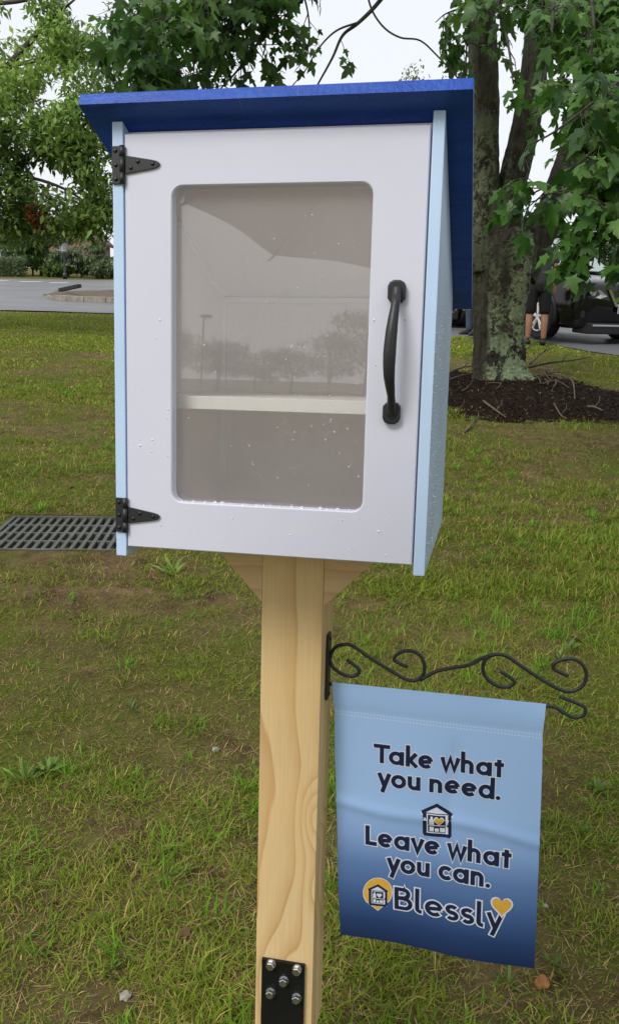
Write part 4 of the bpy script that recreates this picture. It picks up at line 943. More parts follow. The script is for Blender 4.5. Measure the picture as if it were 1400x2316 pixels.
LIGHT = [(.055, .105, .028), (.115, .195, .042), (.20, .31, .065), (.29, .40, .10)]; MID = [(.035, .075, .020), (.065, .13, .03), (.10, .185, .04)]; DARK = [(.02, .045, .016), (.036, .075, .022), (.06, .115, .03)]
# left tree: its trunk stands left of the picture, the crown reaches in over the road verge
lb = W(-330, 760, 15.5); lb[2] = float(ground_z(lb[0], lb[1])); lt_ = empty('shade_tree', loc=lb); tag(lt_, 'spreading bright green tree with fine leaves beside the road', 'tree'); ol = np.array(lt_.location)
lb2 = MBuf(); mid = lb+np.array([.15, .1, 2.2])
C = catmull([lb-np.array([0, 0, .1]), lb+np.array([.05, 0, 1.]), mid, lb+np.array([.4, -.2, 4.2]), lb+np.array([.7, -.3, 6.5])], 8); lb2.add(*tube(C, np.linspace(.24, .06, len(C)), 12)); lb2.obj('trunk', M_BARK, lt_, True, ol)
lim = MBuf(); lims = [[(-250, 500, 15.3), (-120, 440, 15), (20, 400, 14.7), (130, 420, 14.4), (230, 480, 14.2)], [(-260, 400, 15.3), (-100, 330, 15), (40, 290, 14.6), (150, 300, 14.3), (260, 350, 14.2)],
        [(-250, 250, 15.3), (-100, 170, 15), (20, 150, 14.8), (120, 130, 14.6), (230, 130, 14.6)], [(-250, 520, 15.3), (-100, 500, 15), (10, 500, 14.8), (100, 540, 14.6)], [(-220, 100, 15.3), (-80, 20, 15), (60, 0, 14.8), (160, -40, 14.6)],
        [(20, 150, 14.8), (100, 60, 14.7), (180, -10, 14.6)], [(20, 400, 14.7), (90, 330, 14.6), (160, 240, 14.5), (230, 200, 14.5)]]
for L in lims: C = catmull(A(L), 6); lim.add(*tube(C, np.linspace(.06, .012, len(C)), 6))
lim.obj('limbs', M_TWIG, lt_, True, ol)
def bl(u, v, D, ru, rv, rd): s = D/F; return (W(u, v, D), (ru*s, rd, rv*s))
blobs = [bl(40, 290, 14.6, 110, 70, .9), (bl(150, 320, 14.4, 90, 80, .8)), bl(220, 380, 14.3, 75, 70, .7), bl(60, 420, 14.6, 100, 70, .9), bl(160, 470, 14.4, 95, 70, .8), bl(225, 505, 14.3, 60, 46, .6), bl(40, 510, 14.7, 90, 55, .8), bl(20, 200, 14.8, 90, 50, .8), bl(150, 200, 14.6, 95, 55, .8), bl(110, 110, 14.7, 70, 45, .7), bl(200, 270, 14.3, 80, 60, .7),
         bl(30, 60, 14.9, 50, 40, .6), bl(110, 30, 14.7, 45, 50, .5), bl(170, 90, 14.6, 55, 50, .6), bl(-80, 350, 15, 130, 160, 1.4), bl(-150, 150, 15.2, 150, 150, 1.6), bl(-300, 300, 15.5, 170, 220, 2.), bl(-300, 0, 15.5, 200, 200, 2.), bl(310, 460, 14.4, 70, 70, .7), bl(280, 300, 14.4, 60, 80, .7)]
P, Yd, N_, S = blob_leaves(blobs, 62000, (.085, .165), 4.6, .40)
rust_c = W(92, 488, 14.3)
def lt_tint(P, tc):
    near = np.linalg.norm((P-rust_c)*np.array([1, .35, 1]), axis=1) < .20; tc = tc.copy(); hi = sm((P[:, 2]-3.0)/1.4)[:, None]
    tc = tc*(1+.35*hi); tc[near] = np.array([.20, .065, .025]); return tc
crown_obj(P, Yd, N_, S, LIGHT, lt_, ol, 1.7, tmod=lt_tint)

# ------------------------------------------------------------------ background trees, bushes, hedge
def simple_tree(u, vbase, D, vtop, halfw, cols, label, n=5200, S=(.12, .26), thr=.46, seed=0, group='trees beyond the road', kind='tree', base=None):
    random.seed(seed+100); b = base if base is not None else W(u, vbase, D)
    if base is None: b[2] = float(ground_z(b[0], b[1]))
    top = W(u, vtop, D)[2] if base is None else b[2]+vtop; h = top-b[2]; r = halfw*D/F if base is None else halfw
    e = empty('bushy_tree' if kind == 'tree' else 'shrub', loc=b); o = np.array(e.location); tag(e, label, kind, group)
    m = MBuf(); C = catmull([b-np.array([0, 0, .1]), b+np.array([.02*h, 0, h*.3]), b+np.array([-.01*h, 0, h*.6]), b+np.array([.02*h, 0, h*.85])], 5); m.add(*tube(C, np.linspace(.035*h, .006*h, len(C)), 8))
    for _ in range(7):
        z0 = random.uniform(.25, .6); a = random.uniform(0, 6.28); q = b+np.array([0, 0, h*z0]); m.add(*tube([q, q+np.array([math.cos(a)*r*.4, math.sin(a)*r*.4, h*.14]), q+np.array([math.cos(a)*r*.75, math.sin(a)*r*.75, h*.22])], [.012*h, .008*h, .003*h], 5))
    m.obj('trunk' if kind == 'tree' else 'stems', M_TWIG, e, True, o); bb = []; lo = .36 if kind == 'tree' else .22
    for _ in range(15):
        z0 = random.uniform(lo, .9); a = random.uniform(0, 6.28); w = math.sin(math.pi*min(1, (z0-lo+.12)/(1.14-lo)))**.7; q = random.uniform(.2, .72)*r*w
        bb.append((b+np.array([math.cos(a)*q, math.sin(a)*q, h*z0]), (r*random.uniform(.28, .45), r*random.uniform(.28, .45), h*random.uniform(.08, .15))))
    P, Yd, N_, S_ = blob_leaves(bb, n, S, 9./max(r, .5), thr); crown_obj(P, Yd, N_, S_, cols, e, o, 3./max(r, .4)); return e
simple_tree(330, 640, 34, -20, 130, [(.05, .085, .025), (.085, .14, .035), (.13, .2, .05)], 'tall pale airy tree standing behind the maple limbs', 7000, (.10, .2), .52, 1)
simple_tree(935, 640, 40, 92, 85, [(.07, .11, .03), (.11, .17, .04), (.16, .23, .06)], 'pale feathery tree behind the pantry box roof', 7000, (.12, .24), .46, 2)
simple_tree(95, 640, 52, 490, 130, MID, 'dark rounded tree behind the hedge across the road', 6000, (.16, .34), .40, 3)
HAZE_GREEN = [(.085, .125, .06), (.125, .18, .08), (.17, .23, .10)]  # shrub and hedge greens paled: distance haze is put into the leaf colour
for i, (u, D, vt, hw, lab, cl) in enumerate([(185, 50, 548, 75, 'broad green shrub beside the black lamp post', HAZE_GREEN), (232, 49, 590, 45, 'low green shrub where the shrub row thins out', HAZE_GREEN), (140, 49.5, 598, 48, 'low spreading light green shrub in the shrub row', LIGHT[:3]), (75, 51, 545, 75, 'dark green shrub beside the clipped hedge', MID), (285, 52, 600, 40, 'small shrub at the far end of the shrub row', MID), (350, 52, 585, 60, 'wide green shrub hidden behind the pantry box', MID)]):
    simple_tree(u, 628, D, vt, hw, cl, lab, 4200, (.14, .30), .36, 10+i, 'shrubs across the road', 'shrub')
# trees behind the parked cars
for i, (u, D, vt, hw) in enumerate([(1340, 44, 540, 110), (1230, 50, 520, 120), (1450, 46, 500, 120), (1100, 52, 520, 110), (1000, 50, 480, 120), (1560, 48, 480, 140), (620, 52, 430, 130), (760, 50, 400, 140), (890, 53, 420, 130), (500, 54, 440, 130)]):
    simple_tree(u, 650, D, vt, hw, MID if i % 2 else [(.03, .055, .022), (.05, .085, .03), (.07, .115, .04)], 'leafy green tree in the row behind the parked cars', 5000, (.16, .34), .42, 30+i, 'trees behind the parked cars')
# trees reflected in the pane: the row behind the photographer's place
for i, (az, d, h, r) in enumerate([(-36, 58, 4.6, 4.0), (-32.5, 62, 4.3, 3.2), (-29.5, 60, 3.6, 3.0), (-27, 61, 3.4, 2.8), (-24.5, 60, 3.2, 2.9), (-22, 58, 4.6, 3.2), (-19.5, 60, 6.0, 3.8), (-16, 61, 5., 4.), (-40, 62, 6, 5), (-10, 62, 6, 5)]):
    x, y = math.sin(rad(az))*d, -math.cos(rad(az))*d; simple_tree(0, 0, 0, h, r, [(.18, .21, .13), (.24, .28, .17), (.29, .33, .2)], 'bushy green tree in the row reflected in the glazed door', 2600, (.2, .4), .36, 60+i, 'trees reflected in the door', base=np.array([x, y, float(ground_z(x, y))]))  # leaf colours paled, with haze and glare painted into them
# clipped hedge far left, strip of verge is part of the lawn sheet
hb_ = W(10, 628, 48.5); hb_[2] = float(ground_z(hb_[0], hb_[1])); hg = empty('clipped_hedge', loc=hb_); tag(hg, 'clipped box shaped hedge at the grass verge across the road', 'hedge'); o = np.array(hg.location)
hl = bm_obj('core', box_bm((-3.0, -.4, .05), (1.0, .4, .85), .12), plain('hedge_inside', (.03, .045, .018), (.05, .075, .03), 6, .9), hg)
n = 9000; P = np.stack([RNG.uniform(-3.15, 1.15, n), RNG.uniform(-.55, .55, n), RNG.uniform(.05, 1.0, n)], 1); k = (P[:, 2] > .85) | (np.abs(P[:, 1]) > .4) | (P[:, 0] > 1.) | (P[:, 0] < -3); P = P[k]
crown_obj(P+o, rnd(len(P)), rnd(len(P))+np.array([0, -.5, .5]), RNG.uniform(.08, .16, len(P)), HAZE_GREEN, hg, o, 1., 'foliage')
# lamp posts
M_LAMP = paint('black_lamp_paint', (.012, .013, .018), .4, .2, 10, 0); M_LGLASS = paint('lamp_glass', (.35, .38, .42), .2, .05, 10, 0)
def lamp(base, h, label, head='lantern'):
    e = empty('street_lamp', loc=base); tag(e, label, 'street lamp'); b = MBuf(); b.add(*tube([(0, 0, 0), (0, 0, .3), (0, 0, .32), (0, 0, h)], [.12, .11, .06, .045], 10)); b.obj('pole', M_LAMP, e)
    if head == 'lantern':
        b = MBuf(); b.add(*tube([(0, 0, h), (0, 0, h+.08), (0, 0, h+.12), (0, 0, h+.5)], [.05, .16, .15, .24], 8)); b.obj('lantern', M_LGLASS, e, False)
        b = MBuf(); b.add(*tube([(0, 0, h+.5), (0, 0, h+.56), (0, 0, h+.78), (0, 0, h+.9)], [.30, .29, .06, .015], 8)); b.obj('cap', M_LAMP, e, False)
    else:
        b = MBuf(); b.add(*tube([(0, 0, h-.05), (.1, 0, h+.02), (.3, 0, h+.03)], [.045, .05, .05], 8)); b.obj('arm', M_LAMP, e); bm_obj('lamp_head', box_bm((-.15, -.22, h-.02), (.45, .22, h+.14), .03), M_LAMP, e)
lp = W(148, 626, 46.5); lp[2] = float(ground_z(lp[0], lp[1])); lamp(lp, float(W(148, 572, 46.5)[2]-lp[2]), 'black lantern street lamp among the shrubs across the road')
x, y = math.sin(rad(-30.7))*50, -math.cos(rad(-30.7))*50; zz = float(ground_z(x, y)); lamp(np.array([x, y, zz]), 1.35+50*math.tan(rad(7.6))-zz, 'tall car park lamp reflected in the glazed door', 'box')
# far building
M_BRICK = plain('far_brick', (.19, .12, .09), (.25, .165, .125), 3, .85, .2); M_BEIGE = plain('beige_wall', (.42, .37, .29), (.5, .45, .36), 1.5, .8, .1); M_ROOF = plain('brown_shingle', (.09, .06, .045), (.15, .10, .08), 4, .9, .4); M_WGL = paint('dark_window', (.03, .035, .04), .1, .1, 3, 0)
fb = W(40, 622, 75); fb[2] = float(ground_z(fb[0], fb[1])); hs = empty('brick_house', loc=fb); tag(hs, 'brick and beige house with brown gable roof beyond the hedge', 'house')
bm_obj('wall', box_bm((-9, 0, -1), (2.2, 7, 1.9)), M_BEIGE, hs); bm_obj('gable_wall', prism_bm([(2.2, -1), (6.5, -1), (6.5, 2.2), (4.35, 4.1), (2.2, 2.2)], 1, -.6, 6), M_BRICK, hs)
bm_obj('roof', prism_bm([(-.4, 1.9), (7.4, 1.9), (3.5, 4.3)], 0, -9.4, 2.19), M_ROOF, hs); bm_obj('gable_roof', prism_bm([(1.8, 2.05), (4.35, 4.3), (6.9, 2.05), (6.9, 2.25), (4.35, 4.55), (1.8, 2.25)], 1, -.9, 6.1), M_ROOF, hs)
for x in (-7, -4.2, -1.4):
    w_ = bm_obj('window', box_bm((x, -.06, .2), (x+1.3, -.002, 1.4), .02), M_LINE, hs); bm_obj('window_pane', box_bm((x+.1, -.075, .3), (x+1.2, -.062, 1.3)), M_WGL, w_)
w_ = bm_obj('window', box_bm((3.6, -.68, .2), (5.1, -.602, 1.5), .02), M_LINE, hs); bm_obj('window_pane', box_bm((3.7, -.7, .3), (5.0, -.682, 1.4)), M_WGL, w_)
random.seed(5)

# unseen trees added on the right, out of frame, to darken the box's right side
for i, (x, y, h, r) in enumerate([(5.2, 3.2, 6.5, 2.4), (5.8, .2, 6.0, 2.4), (6.8, 6.2, 7, 2.6)]):
    simple_tree(0, 0, 0, h, r, DARK, ['added dark leafy shade tree to the right of the flag', 'added dark leafy shade tree on the lawn right of the photographer', 'added tall dark leafy shade tree between the flag and the parking lot'][i], 9000, (.16, .3), .30, 90+i, 'added shade trees right of the box', base=np.array([x, y, float(ground_z(x, y))]))
random.seed(5)
# ------------------------------------------------------------------ fallen sticks, stones, litter
def c3(L): return [(950+a/3.111, 500+b/3.111) for a, b in L]
def on_ground(u, v, lift=.0):
    p = G(u, v); p[2] = float(bed_z(p[0], p[1]))+lift; return p
sticks = [([(720, 930), (800, 910), (850, 870), (945, 845)], .010, .12, 0, 'long thin dark stick arching on the grass behind the bed'), ([(770, 1030), (860, 970), (940, 920)], .014, .10, 0, 'dark stick leaning up to the grass beside the trunk'), ([(760, 1050), (900, 1040), (1050, 1025), (1190, 985)], .018, .08, 0, 'thickest dark branch lying across the bed edge'),
 ([(870, 1075), (980, 1130), (1060, 1200), (1080, 1320)], .013, .05, 1, 'long curved pale stick at the right of the bed'), ([(800, 1090), (840, 1215)], .010, .04, 1, None), ([(870, 1150), (890, 1230)], .008, .04, 1, None), ([(945, 1150), (925, 1250)], .010, .04, 1, None), ([(1015, 1060), (1015, 1130)], .007, .06, 1, None), ([(1105, 1075), (1105, 1130)], .006, .06, 1, None),
 ([(440, 1310), (530, 1375), (600, 1410)], .011, .02, 1, 'bright straw coloured stick in the middle of the mulch'), ([(315, 1490), (375, 1410)], .013, .03, 1, 'short pale stick at the near edge of the mulch'), ([(220, 1085), (300, 1065), (380, 1040)], .018, .05, 1, 'stout pale stick against the trunk foot'), ([(210, 1160), (280, 1140), (350, 1110)], .010, .03, 1, None), ([(935, 1345), (985, 1400), (1030, 1415)], .008, .02, 1, None),
 ([(1170, 1345), (1220, 1350), (1280, 1365)], .014, .02, 1, 'flat pale splinter on the grass beside the bed'), ([(880, 1100), (960, 1090), (1080, 1100)], .009, .05, 1, None), ([(820, 1060), (900, 1100), (990, 1180)], .008, .07, 1, None), ([(230, 1345), (270, 1347)], .007, .01, 1, None), ([(290, 1245), (330, 1220)], .006, .02, 1, None), ([(470, 1190), (560, 1200), (530, 1240)], .006, .02, 1, None), ([(860, 1200), (950, 1190), (1040, 1240)], .008, .04, 1, None), ([(900, 1060), (870, 1110), (905, 1190)], .009, .06, 1, None)]
for L, r, h, pale, lab in sticks:
    P = [on_ground(u, v, r) for u, v in c3(L)]; n = len(P)
    for i, p in enumerate(P): p[2] += h*math.sin(math.pi*(i+.4)/(n+.2))*.8*(n > 2)
    if n == 2: P = [P[0], (P[0]+P[1])/2+np.array([.02, 0, h*.5]), P[1]+np.array([0, 0, h])]
    C = catmull(P, 5); base = C[0]; b = MBuf(); b.add(*tube(C, np.linspace(r, r*.45, len(C))*(1+RNG.uniform(-.12, .12, len(C))), 6))
    if len(C) > 10:
        q = C[len(C)//2]; b.add(*tube([q, q+np.array([.05, .03, .05]), q+np.array([.07, .09, .10])], [r*.5, r*.35, r*.2], 5))
    o = b.obj('fallen_stick', M_DEADW if pale else M_TWIG, None, True, base); o.location = [float(c) for c in base]
    tag(o, lab or 'small pale twig lying in the brush around the maple trunk', 'stick', 'fallen sticks around the maple')
# orange dry leaf / stone beside the flag, white scraps
M_RUST = plain('orange_leaf', (.20, .075, .02), (.42, .20, .06), 40, .7, .5, .01)
p = on_ground(1225, 2240, .005); b = bmesh.new(); bmesh.ops.create_icosphere(b, subdivisions=3, radius=.016)
for v in b.verts: v.co *= 1+.25*math.sin(v.co.x*170+1)*math.sin(v.co.z*140); v.co.z *= .55; v.co.x *= .9
o = bm_obj('dry_leaf_ball', b, M_RUST, None, True); o.name = 'orange_stone'; o.location = [float(c) for c in p]; tag(o, 'small rounded orange stone on the soil below the flag', 'stone')
M_SCRAP = plain('pale_scrap', (.22, .20, .17), (.38, .36, .31), 40, .7, .4, .01)
for (u, v, s, lab) in ((488, 1702, .011, 'pale crumpled scrap in the grass left of the post'), (285, 2270, .012, 'pale stone in the grass beside the steel base'), (1232, 2060, .007, 'tiny grey pebble in the grass right of the flag')):
    p = on_ground(u, v, s*.4); b = bmesh.new(); bmesh.ops.create_icosphere(b, subdivisions=2, radius=s)
    for q in b.verts: q.co *= random.uniform(.72, 1.2); q.co.z *= .55
    o = bm_obj('pebble', b, M_SCRAP); o.location = [float(c) for c in p]; tag(o, lab, 'pebble', 'pale bits in the grass')
# brown dead leaves on the lawn
DL = np_mesh('dead_leaf', *maple(HALF_LO, 1.6), plain('dead_leaf', (.07, .038, .02), (.17, .10, .055), 25, .8, .4))
for i, (u, v) in enumerate(((165, 1103), (155, 1790), (640, 1560), (320, 1880), (200, 1870), (1290, 1450), (1330, 1210), (900, 1370), (430, 2120), (120, 2060), (1310, 1330), (480, 1480), (330, 1440), (60, 1660))):
    p = on_ground(u, v, .012); o = bpy.data.objects.new('dead_leaf', DL); link(o); o.location = [float(c) for c in p]; o.rotation_euler = (random.gauss(0, .3), random.gauss(0, .3), random.uniform(0, 6)); s = random.uniform(.018, .032) if p[1] < 3 else .05; o.scale = (s, s, s)
    tag(o, 'small curled brown dead leaf lying in the grass', 'leaf', 'dead leaves on the lawn')
# broad-leaved weeds
WL = ['star shaped green weed rosette on the lawn left of the braces', 'narrow leaved weed just behind the scroll bracket', 'broad leaved weed just behind the scroll bracket', 'widest leafy weed clump far left of the post', 'second weed clump beside the widest one left of the post']+['small leafy green weed tuft in the patchy lawn']*9
M_WEED = tint_mat('weed_leaves', .45, .3, .35); wV = np.array([(0, 0, 0), (.16, .25, .02), (.20, .6, .06), (0, 1, .0), (-.20, .6, .06), (-.16, .25, .02)]); wF = np.array([(0, 1, 5), (1, 2, 4), (1, 4, 5), (2, 3, 4)])
for i, (u, v, s, m) in enumerate(((392, 1302, .10, 16), (1290, 1475, .05, 22), (1260, 1495, .05, 20), (110, 1750, .06, 26), (60, 1770, .06, 22), (250, 2200, .03, 14), (300, 1610, .035, 14), (1345, 1790, .04, 18), (1350, 2030, .03, 14), (420, 1980, .03, 12), (830, 2200, .03, 14), (1310, 1890, .03, 14), (1140, 2240, .04, 14), (1250, 2190, .03, 12))):
    p = on_ground(u, v); th = RNG.uniform(0, 6.283, m); el = RNG.uniform(.15, 1.0, m); Yd = np.stack([np.cos(th)*np.cos(el), np.sin(th)*np.cos(el), np.sin(el)], 1); P = p[None]+Yd*.005+RNG.normal(0, s*.12, (m, 3))*[1, 1, .1]
    X_, Y_, Z_ = leaf_frames(P, Yd, np.tile([0, 0, 1.], (m, 1))+RNG.normal(0, .2, (m, 3))); V, Fc = leaf_cloud(wV*np.array([.6 if i % 2 else .4, 1, 1]), wF, P-p, X_, Y_, Z_, RNG.uniform(.5, 1.1, m)*s); c = palette(m, [(.06, .11, .015), (.12, .20, .025), (.20, .29, .045)], P, 40)
    o = mk_np('weed', V, Fc, M_WEED, None, np.repeat(c, 6, 0)); o.location = [float(q) for q in p]; tag(o, WL[i], 'weed', 'weeds in the lawn')

# ------------------------------------------------------------------ umbrella held over the camera (seen only in the pane)
UC = np.array([-.26, -.071, 1.778]); un = norm(np.array([-.0195, -.1126, 1.])); ua = norm(np.cross(un, [0, 1., 0])); ubb = np.cross(un, ua); ph = -.2538
um = empty('umbrella', loc=UC); tag(um, 'dark grey umbrella reflected in the glazed door', 'umbrella')
def umb_mat():
    t = NT('umbrella_cloth'); t.set((.035, .03, .03), .8, .2); tr = t.n('BsdfTranslucent'); tr.inputs[0].default_value = (.16, .14, .14, 1); ms = t.n('MixShader'); ms.inputs[0].default_value = .5
    t.l(t.p.outputs[0], ms.inputs[1]); t.l(tr.outputs[0], ms.inputs[2]); t.l(ms.outputs[0], t.out.inputs['Surface']); return t.m
M_UMB = umb_mat(); V = []; Fc = []; seg = 6; rings = 8
for i in range(rings+1):
    t = i/rings
    for k in range(8*seg):
        a = ph+k/seg*math.pi/4; f = (k % seg)/seg; sc_ = 1-.085*math.sin(math.pi*f)*t*t; r = .56*t*sc_; h = .19*(1-t**2.0)+.012*math.sin(math.pi*f)*t
        V.append(r*(math.cos(a)*ua+math.sin(a)*ubb)+un*h)
for i in range(rings):
    for k in range(8*seg): Fc.append((i*8*seg+k, i*8*seg+(k+1) % (8*seg), (i+1)*8*seg+(k+1) % (8*seg), (i+1)*8*seg+k))
mk('canopy', V, Fc, M_UMB, um, True)
for k in range(8):
    a = ph+k*math.pi/4; d = math.cos(a)*ua+math.sin(a)*ubb; b = MBuf(); b.add(*tube([d*.56*t+un*(.19*(1-t*t)-.006) for t in (0, .25, .5, .75, 1.)]+[d*.585-un*.012], .003, 6)); b.obj('rib', M_BLACK, um)
b = MBuf(); b.add(*tube([un*.26, -un*.62], .006, 8)); b.obj('shaft', M_BLACK, um); b = MBuf(); b.add(*tube([-un*.60, -un*.74], .014, 10)); b.obj('grip', M_BLACK, um)

# ------------------------------------------------------------------ cars
def carpaint():
    t = NT('black_car_paint'); v = t.co(); t.set(t.mix(t.noise(v, 3, 3), (.004, .0042, .005), (.007, .0072, .009)), .10, .35, coat=.2); return t.m
M_CAR = carpaint(); M_CGL = paint('car_glass', (.30, .36, .36), .04, .05, 3, 0, .9); M_TYRE = paint('tyre_rubber', (.012, .012, .012), .8, .2, 20, .3); M_ALLOY = paint('alloy', (.55, .56, .58), .3, .1, 10, 0); M_CHROME = NT('chrome'); M_CHROME.set((.75, .76, .78), .12, .5, 1.0); M_CHROME = M_CHROME.m
M_TRIM = paint('black_plastic', (.010, .010, .011), .55, .2, 20, .1); M_LENS = paint('headlight_lens', (.38, .38, .37), .06, .45, 22, 0, .9); M_AMBER = paint('amber_lens', (.35, .12, .05), .15, .1, 10, 0); M_NPL = paint('number_plate', (.42, .40, .44), .4, .1, 20, 0)
def make_car(label, group):
    e = empty('parked_suv'); tag(e, label, 'car', group)
    # y: 0 at the nose, + to the rear; x: + to the car's left seen from the front right of picture
    st = [  # y, half width, sill z, waist z, shoulder z, top z
        (.00, .66, .30, .56, .82, .90), (.06, .80, .27, .56, .87, .955), (.20, .885, .25, .58, .90, 1.00), (.45, .91, .24, .60, .93, 1.03), (.9, .915, .24, .62, .97, 1.07), (1.30, .92, .24, .62, 1.0, 1.10), (1.6, .92, .24, .62, 1.02, 1.11), (2.6, .92, .24, .62, 1.04, 1.10), (3.6, .915, .25, .62, 1.05, 1.11), (4.3, .88, .30, .64, 1.04, 1.10), (4.6, .78, .38, .66, .98, 1.04)]
    V = []; Fc = []; m = 11
    for y, w, zs, zw, zh, zt in st:
        half = [(0, zs-.02), (w*.8, zs-.02), (w*.97, zs+.05), (w, zw), (w*.985, (zw+zh)/2), (w*.955, zh), (w*.86, zh+(zt-zh)*.55), (w*.55, zt-.01), (w*.25, zt+.004), (0, zt+.006)]
        ring = half+[(-x, z) for x, z in half[-2:0:-1]]; m = len(ring); V += [(x, y, z) for x, z in ring]
    for i in range(len(st)-1):
        for j in range(m): Fc.append((i*m+j, i*m+(j+1) % m, (i+1)*m+(j+1) % m, (i+1)*m+j))
    Fc.append(tuple(range(m))[::-1]); Fc.append(tuple((len(st)-1)*m+j for j in range(m)))
    body = mk('body', V, Fc, M_CAR, e, True)
    # greenhouse
    gh = [(1.22, .76, 1.095, .0), (1.45, .74, 1.10, .13), (2.12, .64, 1.10, .55), (2.5, .62, 1.10, .585), (3.6, .60, 1.10, .55), (4.25, .60, 1.09, .40), (4.5, .66, 1.06, .02)]; V = []; Fc = []
    for y, wt, zb2, h in gh:
        wb = .86 if .1 < h else .84; V += [(-wb, y, zb2-.03), (-wt, y, zb2+h), (-wt*.6, y, zb2+h+.02*(h > .3)), (0, y, zb2+h+.03*(h > .3)), (wt*.6, y, zb2+h+.02*(h > .3)), (wt, y, zb2+h), (wb, y, zb2-.03)]
    for i in range(len(gh)-1):
        for j in range(6): Fc.append((i*7+j, (i+1)*7+j, (i+1)*7+j+1, i*7+j+1))
    roof = mk('roof', V, Fc, M_CAR, e, True)
    # windscreen and side glass proud of the shell
    def sheet(name, P, mat, par, th=.012): 
        P = np.array(P, float); nrm = norm(np.cross(P[1]-P[0], P[2]-P[0])); V = list(P)+list(P+nrm*th); n = len(P); return mk(name, V, [tuple(range(n))[::-1], tuple(range(n, 2*n))]+[(i, (i+1) % n, n+(i+1) % n, n+i) for i in range(n)], mat, par)
    sheet('windscreen', [(-.72, 1.27, 1.118), (0, 1.20, 1.125), (.72, 1.27, 1.118), (.60, 2.04, 1.615), (0, 2.00, 1.635), (-.60, 2.04, 1.615)], M_CGL, e, .02)
    for s in (-1, 1):
        sheet('side_window', [(s*.852, 1.72, 1.12), (s*.858, 3.55, 1.12), (s*.645, 3.5, 1.58), (s*.655, 2.3, 1.60)][::s], M_CGL, e, .012*1)
        mb = bm_obj('mirror', box_bm((s*.88-.10, 1.55, 1.08), (s*.88+.14*(s > 0)+.04*(s < 0), 1.70, 1.24), .03), M_CAR, e)
        hl = mk('headlight', [(s*.905, .36, .865), (s*.84, .10, .885), (s*.50, -.02, .845), (s*.37, -.035, .76), (s*.50, -.03, .715), (s*.865, .10, .79), (s*.86, .42, .86), (s*.78, .22, .885), (s*.46, .10, .835), (s*.38, .10, .76), (s*.50, .10, .725), (s*.82, .32, .80)], [(0, 1, 2, 3, 4, 5), (6, 7, 1, 0), (7, 8, 2, 1), (8, 9, 3, 2), (9, 10, 4, 3), (10, 11, 5, 4)], M_LENS, e)
        b = MBuf(); b.add(*tube([(s*.64, -.03, .80), (s*.64, .05, .80)], .045, 14)); b.obj('projector', M_CHROME, hl); sheet('marker', [(s*.912, .33, .862), (s*.89, .22, .872), (s*.89, .22, .835), (s*.912, .30, .83)], M_AMBER, hl, .004)
        # chrome V arm beside the grille
        mk('grille_arm', [(s*.36, -.03, .86), (s*.30, -.04, .86), (s*.13, -.055, .60), (s*.19, -.05, .60), (s*.36, .03, .86), (s*.30, .03, .86), (s*.13, .03, .60), (s*.19, .03, .60)], [(0, 1, 2, 3), (0, 4, 5, 1), (1, 5, 6, 2), (2, 6, 7, 3), (3, 7, 4, 0)], M_CHROME, e)
        bm_obj('fog_lamp_recess', box_bm((s*.66-.12, .03, .40), (s*.66+.12, .10, .52), .02), M_TRIM, e)
    bm_obj('grille', prism_bm([(-.31, .85), (.31, .85), (.14, .58), (-.14, .58)], 1, -.02, .06, .01), M_TRIM, e)
    bm_obj('lower_bumper', box_bm((-.68, -.035, .16), (.68, .35, .34), .03), M_TRIM, e); bm_obj('bumper_strip', box_bm((-.60, -.05, .285), (.60, -.036, .312), .004), M_CHROME, e)
    bm_obj('number_plate', box_bm((-.155, -.075, .49), (.155, -.060, .64), .004), M_NPL, e)
    b = MBuf(); an = np.linspace(0, 2*math.pi, 25); b.add(*tube([(.085*math.cos(a), -.058, .745+.075*math.sin(a)) for a in an], .010, 6, False)); em = b.obj('emblem', M_CHROME, e); bm_obj('emblem_bar', box_bm((-.10, -.068, .73), (.10, -.050, .76), .004), M_CHROME, em)
    bm_obj('wiper', box_bm((-.55, 1.20, 1.118), (.45, 1.225, 1.135)), M_TRIM, e)
    for s in (-1, 1):
        for y in (.92, 3.65):
            ar = MBuf(); ar.add(*tube([(s*.90, y+.405*math.cos(a), .37+.405*math.sin(a)) for a in np.linspace(-.25, math.pi+.25, 18)], .04, 8)); ar.obj('wheel_arch', M_TRIM, e)
            w = MBuf(); w.add(*tube([(s*.72, y, .36), (s*.735, y, .36), (s*.92, y, .36), (s*.945, y, .36)], [.33, .36, .36, .33], 26)); wo_ = w.obj('wheel', M_TYRE, e, False)
            r = MBuf(); r.add(*tube([(s*.935, y, .36), (s*.952, y, .36)], [.235, .235], 26)); r.obj('rim', M_TRIM, wo_, False)
            sp_ = MBuf(); an = np.linspace(0, 2*math.pi, 33); sp_.add(*tube([(s*.952, y+.225*math.cos(a), .36+.225*math.sin(a)) for a in an], .012, 5, False))
            for k in range(5):
                for da in (-.14, .14):
                    a = k*2*math.pi/5+.3; sp_.add(*tube([(s*.955, y+.04*math.cos(a), .36+.04*math.sin(a)), (s*.958, y+.22*math.cos(a+da), .36+.22*math.sin(a+da))], [.022, .017], 5))
            sp_.add(*tube([(s*.94, y, .36), (s*.965, y, .36)], .045, 10)); sp_.obj('spokes', M_ALLOY, wo_, False)
    return e
def place_car(e, u, D, yaw):
    x = W(u, 780, D)[0]; e.location = (float(x), D, float(ground_z(x, D))+.014); e.rotation_euler = (rad(3), 0, yaw)
car = make_car('black parked car with chrome grille arms behind the maple trunk', 'cars in the parking lot'); place_car(car, 1396, 14.4, rad(22))
def copy_tree(o, parent=None):
    c = o.copy(); COL.objects.link(c); c.parent = parent
    if parent is not None: c.matrix_parent_inverse = o.matrix_parent_inverse
    for ch in o.children: copy_tree(ch, c)
    return c
